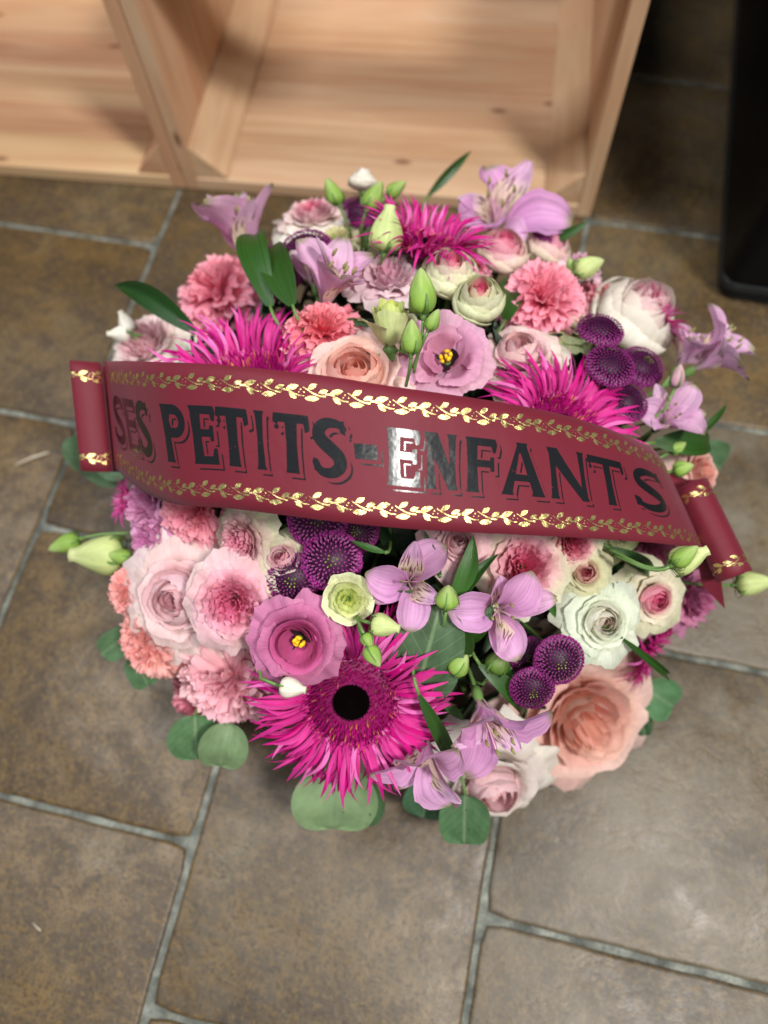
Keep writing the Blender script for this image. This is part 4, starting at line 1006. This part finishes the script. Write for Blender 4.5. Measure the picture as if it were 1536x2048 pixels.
for (a, b, c, d, lab, w, sd, g, dd) in [
    (390, 1430, 392, 1518, 'eucalyptus leaf hanging below the pink carnations, left one', 1.05, 1, srgb(96, 138, 90), .545),
    (458, 1445, 440, 1530, 'eucalyptus leaf hanging below the pink carnations, right one', .95, 2, srgb(132, 160, 114), .535),
    (268, 1260, 204, 1308, 'small eucalyptus leaf sticking out at the left below the salmon carnation', .62, 3, srgb(104, 138, 98), .58),
    (268, 1310, 296, 1372, 'eucalyptus leaf under the lower salmon carnation', .8, 4, srgb(92, 132, 90), .58),
    (672, 1530, 668, 1655, 'large pale eucalyptus leaf under the front gerbera', 1.2, 2, srgb(140, 168, 120), .545),
    (735, 1560, 730, 1650, 'dark eucalyptus leaf beside the large pale one at the bottom', .7, 1, srgb(84, 122, 80), .56),
    (862, 1560, 846, 1634, 'eucalyptus leaf under the left lilac trumpet', 1.0, 3, srgb(76, 116, 84), .56),
    (930, 1590, 928, 1686, 'lowest eucalyptus leaf, below the pale pink white rose', .95, 4, srgb(92, 134, 88), .54),
    (1285, 1375, 1345, 1412, 'green eucalyptus leaf at the right behind the peach rose', 1.0, 2, srgb(98, 144, 98), .60),
    (1270, 1390, 1290, 1470, 'narrow eucalyptus leaf turned edge-on at the right', .45, 1, srgb(80, 116, 80), .60)]:
    leaf_thing('eucalyptus_leaf', a, b, c, d, lab, d0=dd - .01, d1=dd, kind='round', width=w, col=g, seed=sd, group='eucalyptus leaves')

# ================================================================== THE RIBBON
KN = [(214, 722, .530, 236, 940, .536), (226, 722, .502, 258, 962, .508), (256, 722, .462, 300, 990, .462), (318, 724, .425, 362, 1010, .427), (420, 728, .405, 452, 1016, .408),
      (530, 738, .395, 550, 1028, .398), (640, 750, .391, 652, 1041, .392), (780, 772, .390, 785, 1055, .391), (900, 789, .398, 903, 1063, .398), (1020, 808, .412, 1030, 1069, .408),
      (1120, 828, .430, 1148, 1075, .422), (1200, 852, .448, 1245, 1081, .440), (1262, 876, .472, 1330, 1088, .460), (1305, 898, .500, 1384, 1097, .484), (1326, 922, .528, 1412, 1106, .510)]
def cr_spline(P, n_per):
    P = np.array(P, float); out = []
    Q = np.vstack([2 * P[0] - P[1], P, 2 * P[-1] - P[-2]])
    for i in range(len(P) - 1):
        p0, p1, p2, p3 = Q[i], Q[i + 1], Q[i + 2], Q[i + 3]
        for k in range(n_per):
            t = k / n_per
            out.append(.5 * (2 * p1 + (p2 - p0) * t + (2 * p0 - 5 * p1 + 4 * p2 - p3) * t * t + (3 * p1 - p0 - 3 * p2 + p3) * t ** 3))
    out.append(P[-1]); return np.array(out)
main = [list(_proj_depth(a, b, d)) + list(_proj_depth(e, f, g)) for a, b, d, e, f, g in KN]
sec = cr_spline(main, 16)                          # rows: top xyz, bottom xyz
mid = (sec[:, :3] + sec[:, 3:]) / 2
ss = np.concatenate([[0], np.cumsum(np.linalg.norm(np.diff(mid, axis=0), axis=1))])
def cam_px(p):
    c = CW.transposed() @ (Vector(p) - CAM); return 768 + FPX * c.x / -c.z, 1024 - FPX * c.y / -c.z
mpx = np.array([cam_px(p)[0] for p in mid])
RW = np.linalg.norm(sec[:, :3] - sec[:, 3:], axis=1)
print('ribbon length', ss[-1], 'width', RW.min(), RW.mean(), RW.max())
def rib(s, t, lift=0.0):
    """points on the ribbon: s metres along, t across (0 top edge, 1 bottom edge)"""
    s = np.asarray(s, float); t = np.asarray(t, float)
    T = np.stack([np.interp(s, ss, sec[:, i]) for i in range(3)], -1); B = np.stack([np.interp(s, ss, sec[:, i + 3]) for i in range(3)], -1)
    P = T + (B - T) * t[..., None]
    if lift:
        e = .0015; T2 = np.stack([np.interp(s + e, ss, sec[:, i]) for i in range(3)], -1); B2 = np.stack([np.interp(s + e, ss, sec[:, i + 3]) for i in range(3)], -1)
        T1 = np.stack([np.interp(s - e, ss, sec[:, i]) for i in range(3)], -1); B1 = np.stack([np.interp(s - e, ss, sec[:, i + 3]) for i in range(3)], -1)
        ds = (T2 + (B2 - T2) * t[..., None]) - (T1 + (B1 - T1) * t[..., None]); dt = B - T
        nn = np.cross(ds, dt); nn /= np.linalg.norm(nn, axis=-1, keepdims=True) + 1e-12
        tocam = np.array(CAM) - P
        nn *= np.sign((nn * tocam).sum(-1, keepdims=True))
        P = P + nn * lift
    return P
def ribbon_material():
    m, nt = new_mat('maroon_satin_ribbon'); n = N(nt)
    oc = n('ShaderNodeTexCoord').outputs['Object']
    a = noise_tex(n, oc, 30, 3, .6); b = noise_tex(n, oc, 900, 2, .6)
    c = mixc(n, a, srgb(98, 20, 34), srgb(106, 24, 40))
    bp = n('ShaderNodeBump', {'Height': math_n(n, 'ADD', a, math_n(n, 'MULTIPLY', b, .04)), 'Strength': .2, 'Distance': .005}).outputs[0]
    p = n('ShaderNodeBsdfPrincipled', {'Base Color': c, 'Roughness': .62, 'Normal': bp, 'Specular IOR Level': .32, 'Sheen Weight': .12, 'Sheen Tint': (.9, .5, .6, 1)})
    n('ShaderNodeOutputMaterial', {0: p.outputs[0]}); return m
M['ribbon'] = ribbon_material()
m_, nt_ = new_mat('black_foil_print'); n_ = N(nt_)
oc_ = n_('ShaderNodeTexCoord').outputs['Object']
fz = noise_tex(n_, oc_, 1500, 2, .6)
bp_ = n_('ShaderNodeBump', {'Height': noise_tex(n_, oc_, 60, 3, .6), 'Strength': .15, 'Distance': .003}).outputs[0]
n_('ShaderNodeOutputMaterial', {0: n_('ShaderNodeBsdfPrincipled', {'Base Color': (.010, .011, .013, 1), 'Roughness': n_('ShaderNodeMapRange', {'Value': fz, 'To Min': .15, 'To Max': .30}).outputs[0], 'Normal': bp_, 'Specular IOR Level': .42}).outputs[0]})
M['print'] = m_
m_, nt_ = new_mat('gold_foil_print'); n_ = N(nt_)
oc_ = n_('ShaderNodeTexCoord').outputs['Object']
gz = noise_tex(n_, oc_, 1300, 2, .7); gb = noise_tex(n_, oc_, 120, 2, .5)
gc = mixc(n_, ramp(n_, gz, [(.55, 0), (.66, .8)]), srgb(236, 214, 142), srgb(110, 92, 44))
bp_ = n_('ShaderNodeBump', {'Height': math_n(n_, 'ADD', gb, math_n(n_, 'MULTIPLY', gz, .15)), 'Strength': .5, 'Distance': .004}).outputs[0]
n_('ShaderNodeOutputMaterial', {0: n_('ShaderNodeBsdfPrincipled', {'Base Color': gc, 'Metallic': .9, 'Roughness': .30, 'Normal': bp_}).outputs[0]})
M['gold'] = m_

# cross-sections of the loops at both ends, in (sideways, away-from-viewer) metres from the fold
def loop(edge_top, edge_bot, axis_sign, pts, n_per=8, tilt=0):
    T = Vector(edge_top); B = Vector(edge_bot); w = (B - T).normalized()
    tc = (CAM - (T + B) / 2).normalized(); back = -(tc - w * tc.dot(w)).normalized()
    side = w.cross(back) ; right = cam_dir((1, 0, 0))
    if side.dot(right) * axis_sign < 0: side = -side
    rows = []
    for i, (a, b, sh) in enumerate(pts):
        o = side * a + back * b + w * sh
        ln = (B - T).length; w2 = (w - back * tilt * min(1, i / 5)).normalized()
        rows.append(list(T + o) + list(T + o + w2 * ln))
    return cr_spline(rows, n_per)
Lp = [(0, 0, 0), (-.001, .004, 0), (.010, .012, .0), (.006, .020, .001), (-.006, .018, .001), (-.016, .010, .0), (-.0235, .005, -.001), (-.024, .000, -.001), (-.016, -.003, 0), (-.006, -.001, .001), (-.0035, .006, .001), (-.0045, .014, .001)]
left = loop(sec[0][:3], sec[0][3:], 1, [(a, b, c) for a, b, c in Lp])
Rp = [(0, 0, 0), (-.004, .005, .0), (-.006, .012, .003), (.004, .020, .008), (.009, .026, .014), (.0175, .021, .019), (.0215, .009, .022), (.017, -.002, .022), (.007, -.004, .022), (-.001, .004, .022), (.000, .014, .022), (.007, .019, .022), (.015, .014, .022), (.0165, .006, .022)]
right_ = loop(sec[-1][:3], sec[-1][3:], 1, Rp, tilt=.15)
allsec = np.vstack([left[::-1][:-1], sec, right_[1:]])
nt2 = 10; vs, uv, fs = [], [], []
for i, r_ in enumerate(allsec):
    for j in range(nt2 + 1):
        t = j / nt2; p = r_[:3] + (r_[3:] - r_[:3]) * t; vs.append(tuple(p)); uv.append((i / 100, t))
for i in range(len(allsec) - 1):
    for j in range(nt2):
        a = i * (nt2 + 1) + j; fs.append((a, a + 1, a + nt2 + 2, a + nt2 + 1))
org = Vector(mid[len(mid) // 2])
rroot = thing('ribbon', 'maroon funeral ribbon with gold vine borders and black lettering laid across the flowers', 'ribbon', Matrix.Translation(org))
inv = Matrix.Translation(-org)
band = link('band', mesh_from('band', [inv @ Vector(v) for v in vs], fs, M['ribbon'], uv), rroot)
sm_ = band.modifiers.new('thickness', 'SOLIDIFY'); sm_.thickness = .0003; sm_.offset = 0
# pointed tail under the right roll
T0 = _proj_depth(1392, 1110, .515); T1 = _proj_depth(1404, 1170, .53); T2 = _proj_depth(1450, 1218, .535); T3 = _proj_depth(1440, 1140, .522)
link('tail', mesh_from('tail', [inv @ p for p in (T0, T1, T2, T3)], [(0, 1, 2, 3)], M['ribbon'], [(0, 0)] * 4), rroot)

# --- lettering: signed-distance shapes on a grid, contoured into thin print lying on the ribbon
def sd_poly(X, Y, P):
    P = np.array(P, float); d = np.full(X.shape, 1e9); sgn = np.ones(X.shape)
    n = len(P); j = n - 1
    for i in range(n):
        ex, ey = P[j] - P[i]; wx = X - P[i, 0]; wy = Y - P[i, 1]
        q = np.clip((wx * ex + wy * ey) / (ex * ex + ey * ey + 1e-12), 0, 1)
        d = np.minimum(d, (wx - ex * q) ** 2 + (wy - ey * q) ** 2)
        c1 = Y >= P[i, 1]; c2 = Y < P[j, 1]; c3 = ex * wy > ey * wx
        flip = (c1 & c2 & c3) | (~c1 & ~c2 & ~c3)
        sgn = np.where(flip, -sgn, sgn); j = i
    return sgn * np.sqrt(d)
def sd_stroke(X, Y, pts, rad):
    d = np.full(X.shape, 1e9); n = len(pts)
    for i in range(n - 1):
        for q in (0, .5):
            x = pts[i][0] + (pts[i + 1][0] - pts[i][0]) * q; y = pts[i][1] + (pts[i + 1][1] - pts[i][1]) * q
            r = rad((i + q) / (n - 1)); d = np.minimum(d, np.hypot(X - x, Y - y) - r)
    return d
def stem_poly(x0, x1, f=.035, y0=0, y1=1):
    h = y1 - y0
    return [(x0 - f, y0), (x1 + f, y0), (x1 + f * .2, y0 + .07 * h), (x1 - .012, y0 + .5 * h), (x1 + f * .2, y0 + .93 * h), (x1 + f, y1), (x0 - f, y1), (x0 - f * .2, y0 + .93 * h), (x0 + .012, y0 + .5 * h), (x0 - f * .2, y0 + .07 * h)]
def glyph(ch, w):
    def f(X, Y):
        mn = np.minimum; st = .21 if w > .33 else .15
        P = lambda pts: sd_poly(X, Y, pts)
        if ch == 'I': return P(stem_poly(.04, w - .04))
        if ch == '-': return P([(0, .36), (w, .34), (w + .02, .60), (.02, .62)])
        if ch == 'T':
            m = w * .5
            d = P(stem_poly(m - st / 2, m + st / 2, .02, .02, 1))
            d = mn(d, P([(-.01, .0), (w + .01, .0), (w + .03, .14), (w + .03, .26), (w - .05, .30), (w - .07, .15), (.07, .15), (.05, .20), (-.03, .15)]))
            return mn(d, np.hypot(X - .04, Y - .235) - .042)
        if ch in 'EF':
            d = P(stem_poly(.03, .03 + st, .03))
            d = mn(d, P([(.0, 0), (w, 0), (w + .03, .10), (w + .0, .25), (w - .06, .26), (w - .09, .145), (.1, .14)]))
            d = mn(d, P([(.1, .40), (w - .12, .40), (w - .12, .34), (w - .04, .33), (w - .04, .60), (w - .12, .60), (w - .12, .53), (.1, .53)]))
            if ch == 'E': d = mn(d, P([(.1, .86), (w - .10, .86), (w - .06, .72), (w + .01, .72), (w + .02, 1.0), (.0, 1.0)]))
            return d
        if ch == 'P':
            d = P(stem_poly(.03, .03 + st, .03))
            o = sd_stroke(X, Y, [(w * .45, .285), (w - .285, .285)], lambda t: .285)
            o = mn(o, P([(.02, 0), (w * .55, 0), (w * .55, .57), (.1, .57)]))
            i = sd_stroke(X, Y, [(w * .5, .285), (w - .29, .285)], lambda t: .115)
            i = mn(i, P([(.03 + st + .03, .17), (w * .55, .17), (w * .55, .40), (.03 + st + .03, .40)]))
            return mn(d, np.maximum(o, -i))
        if ch == 'N':
            d = P(stem_poly(.03, .03 + st * .72, .03)); d = mn(d, P(stem_poly(w - .03 - st * .62, w - .03, .03)))
            return mn(d, P([(-.02, 0), (.24, 0), (w - .0, .95), (w, 1.0), (w - .17, 1.0), (.06, .22)]))
        if ch == 'A':
            d = P([(w * .5 - .12, .0), (w * .5 + .14, .0), (w * .5 + .12, .06), (w + .02, .93), (w + .06, 1.0), (w - .25, 1.0), (w - .22, .93), (w * .5 - .02, .20), (w * .5 - .06, .20), (.20, .93), (.22, 1.0), (-.05, 1.0), (-.01, .93), (w * .5 - .10, .06)])
            return mn(d, P([(.14, .60), (w - .14, .60), (w - .10, .73), (.10, .73)]))
        if ch == 'S':
            pts = [(w * .93, .15), (w * .85, .10), (w * .70, .075), (w * .50, .075), (w * .32, .12), (w * .20, .22), (w * .22, .34), (w * .38, .44), (w * .58, .53), (w * .78, .64), (w * .82, .78), (w * .68, .88), (w * .48, .925), (w * .28, .915), (w * .14, .85), (w * .06, .74)]
            d = sd_stroke(X, Y, cr_spline(pts, 4), lambda t: .058 + .062 * math.sin(PI * t) ** 1.5)
            d = mn(d, P([(w * .80, .04), (w * .96, .01), (w * 1.0, .26), (w * .84, .22)]))
            return mn(d, P([(w * .0, .68), (w * .14, .72), (w * .22, .92), (w * .02, .90)]))
    return f
def contour(F, xs, ys, merge=6):
    """polygons of the region F<0 on a regular grid"""
    ny, nx = F.shape; ins = F < 0; polys = []
    cnt = ins[:-1, :-1].astype(int) + ins[:-1, 1:] + ins[1:, :-1] + ins[1:, 1:]
    for j in range(ny - 1):
        row = cnt[j]; i = 0; nz = np.nonzero(row)[0]
        if len(nz) == 0: continue
        i = nz[0]; last = nz[-1]
        while i <= last:
            c = row[i]
            if c == 4:
                k = i
                while k <= last and row[k] == 4 and k - i < merge: k += 1
                polys.append([(xs[i], ys[j]), (xs[k], ys[j]), (xs[k], ys[j + 1]), (xs[i], ys[j + 1])]); i = k; continue
            if c > 0:
                cs = [(i, j), (i + 1, j), (i + 1, j + 1), (i, j + 1)]; out = []
                for q in range(4):
                    a, b = cs[q], cs[(q + 1) % 4]; fa, fb = F[a[1], a[0]], F[b[1], b[0]]
                    if fa < 0: out.append((xs[a[0]], ys[a[1]]))
                    if (fa < 0) != (fb < 0):
                        t = fa / (fa - fb); out.append((xs[a[0]] + (xs[b[0]] - xs[a[0]]) * t, ys[a[1]] + (ys[b[1]] - ys[a[1]]) * t))
                if len(out) > 2: polys.append(out)
            i += 1
    return polys
LET = [('S', 229, 250), ('E', 253, 275), ('S', 277, 301), ('P', 328, 378), ('E', 383, 432), ('T', 438, 496), ('I', 510, 532), ('T', 551, 617), ('S', 626, 692), ('-', 708, 754),
       ('E', 773, 838), ('N', 850, 914), ('F', 931, 992), ('A', 1005, 1082), ('N', 1098, 1172), ('T', 1181, 1250), ('S', 1264, 1328)]
TOPT, BOTT = .292, .700
SCR = {3: (.0, .62, .6, .30), 5: (.1, .75, .4, .62), 6: (-.1, .60, .4, .45), 11: (.0, .34, .5, .25), 13: (.0, .5, .6, .62), 14: (.0, .78, .6, .82), 15: (.1, .82, .5, .86), 4: (.0, .12, .4, .16)}
pos = lambda px: float(np.interp(px, mpx, ss))
for li, (ch, x0, x1) in enumerate(LET):
    s0, s1 = pos(x0), pos(x1); rw = float(np.interp((s0 + s1) / 2, ss, RW)); hh = (BOTT - TOPT) * rw
    w = (s1 - s0) / hh
    g = glyph(ch, w)
    xs = np.arange(-.10, w + .26, .0125); ys = np.arange(-.06, 1.20, .0125)
    X, Y = np.meshgrid(xs, ys)
    F = g(X, Y)
    ext = np.minimum.reduce([g(X - a, Y - a * .95) for a in (.03, .055, .08, .10)])
    ext2 = np.minimum.reduce([g(X - a, Y - a * .95) for a in (.0, .03, .055)])
    G = np.maximum(ext, .018 - ext2)
    G = np.maximum(G, .030 - F)
    F = np.minimum(F, G)
    if li in SCR:
        a, b, c, d = SCR[li]; F = np.maximum(F, -(sd_stroke(X, Y, [(a + (c - a) * q / 24, b + (d - b) * q / 24) for q in range(25)], lambda t: .004 + .003 * math.sin(t * 20))))
    polys = contour(F, xs, ys)
    vs, fs = [], []
    for p in polys:
        fs.append(tuple(range(len(vs), len(vs) + len(p)))); vs += p
    A = np.array(vs); lean = -.0
    P3 = rib(s0 + A[:, 0] * hh, TOPT + (BOTT - TOPT) * A[:, 1], .00032) - np.array(org)
    me = mesh_from('letter', P3.tolist(), fs, M['print'], smooth=False)
    o = link('letter', me, rroot)
# --- gold vine borders
def leafpoly(x0, y0, x1, y1, w, n=7):
    dx, dy = x1 - x0, y1 - y0; L = math.hypot(dx, dy); ux, uy = dx / L, dy / L
    a = [(x0 + dx * i / n - uy * w * math.sin(PI * i / n) ** .9, y0 + dy * i / n + ux * w * math.sin(PI * i / n) ** .9) for i in range(n + 1)]
    b = [(x0 + dx * i / n + uy * w * math.sin(PI * i / n) ** .9, y0 + dy * i / n - ux * w * math.sin(PI * i / n) ** .9) for i in range(n - 1, 0, -1)]
    return a + b
def strokepoly(pts, w):
    pts = cr_spline(pts, 4); L, Rr = [], []
    for i in range(len(pts)):
        d = pts[min(i + 1, len(pts) - 1)] - pts[max(i - 1, 0)]; d = d / (np.hypot(*d) + 1e-9); ww = w(i / (len(pts) - 1))
        L.append((pts[i][0] - d[1] * ww, pts[i][1] + d[0] * ww)); Rr.append((pts[i][0] + d[1] * ww, pts[i][1] - d[0] * ww))
    return [[L[i], L[i + 1], Rr[i + 1], Rr[i]] for i in range(len(pts) - 1)]
def dotpoly(x, y, r): return [(x + r * math.cos(2 * PI * k / 8), y + r * math.sin(2 * PI * k / 8)) for k in range(8)]
PER = .0232; AMP = .0038
unit = []   # x in metres along, y in metres (down positive)
def U(x, y): return (x * PER, -y * AMP)
unit += strokepoly([U(.0, -.05), U(.12, -.05), U(.26, -.35), U(.38, -.62), U(.52, -.66)], lambda t: .00042 * (1 - .75 * t) + .0001)
unit += strokepoly([U(.50, .55), U(.58, .30), U(.72, -.15), U(.86, -.40), U(1.0, -.40)], lambda t: .00012 + .00036 * t)
unit += [leafpoly(*U(.10, .12), *U(.40, .72), .00145), leafpoly(*U(.16, -.40), *U(.34, -1.15), .00125), leafpoly(*U(.60, .38), *U(.82, 1.15), .0013), leafpoly(*U(.52, -1.0), *U(.86, -.78), .00145),
         leafpoly(*U(.84, -.05), *U(1.06, .55), .0012)]
unit += [dotpoly(*U(.44, .22), .00042), dotpoly(*U(.52, -.12), .00036), dotpoly(*U(.40, -.18), .00036)]
def border(tc, s_from, s_to):
    vs, fs = [], []; s = s_from
    while s < s_to:
        for poly in unit:
            fs.append(tuple(range(len(vs), len(vs) + len(poly))))
            for x, y in poly:
                sx = s + x; vs.append((sx, y))
        s += PER
    A = np.array(vs); rw = np.interp(A[:, 0], ss, RW)
    P3 = rib(A[:, 0], tc + A[:, 1] / rw, .00032) - np.array(org)
    return P3.tolist(), fs
for tc in (.125, .870):
    v3, f3 = border(tc, -.0, ss[-1] - PER)
    o = link('gold_border', mesh_from('gold_border', v3, f3, M['gold'], smooth=False), rroot); o['kind'] = 'stuff'
# gold on the two loops
def loop_gold(rows, i0, i1, tcs, flip):
    ca = (rows[:, :3] + rows[:, 3:]) / 2; sl = np.concatenate([[0], np.cumsum(np.linalg.norm(np.diff(ca, axis=0), axis=1))])
    vs, fs = [], []
    for tc in tcs:
        s = sl[i0]
        while s + PER < sl[i1] + PER * .9:
            for poly in unit:
                idx = []
                for x, y in poly:
                    q = min(s + x, sl[-1]); T = np.array([np.interp(q, sl, rows[:, k]) for k in range(3)]); B = np.array([np.interp(q, sl, rows[:, k + 3]) for k in range(3)])
                    T2 = np.array([np.interp(q + 5e-4, sl, rows[:, k]) for k in range(3)]); T1 = np.array([np.interp(q - 5e-4, sl, rows[:, k]) for k in range(3)])
                    nn = np.cross(T2 - T1, B - T); nn /= np.linalg.norm(nn) + 1e-12
                    idx.append(len(vs)); vs.append(T + (B - T) * (tc + y / .077) + nn * .0003 * flip - np.array(org))
                fs.append(tuple(idx))
            s += PER
    return [tuple(v) for v in vs], fs
for rows, i0, i1 in ((left, 36, 72), (right_, 32, 70)):
    for fl_ in (1, -1):
        v3, f3 = loop_gold(rows, i0, i1, (.125, .870), fl_)
        o = link('gold_border', mesh_from('gold_border', v3, f3, M['gold'], smooth=False), rroot); o['kind'] = 'stuff'
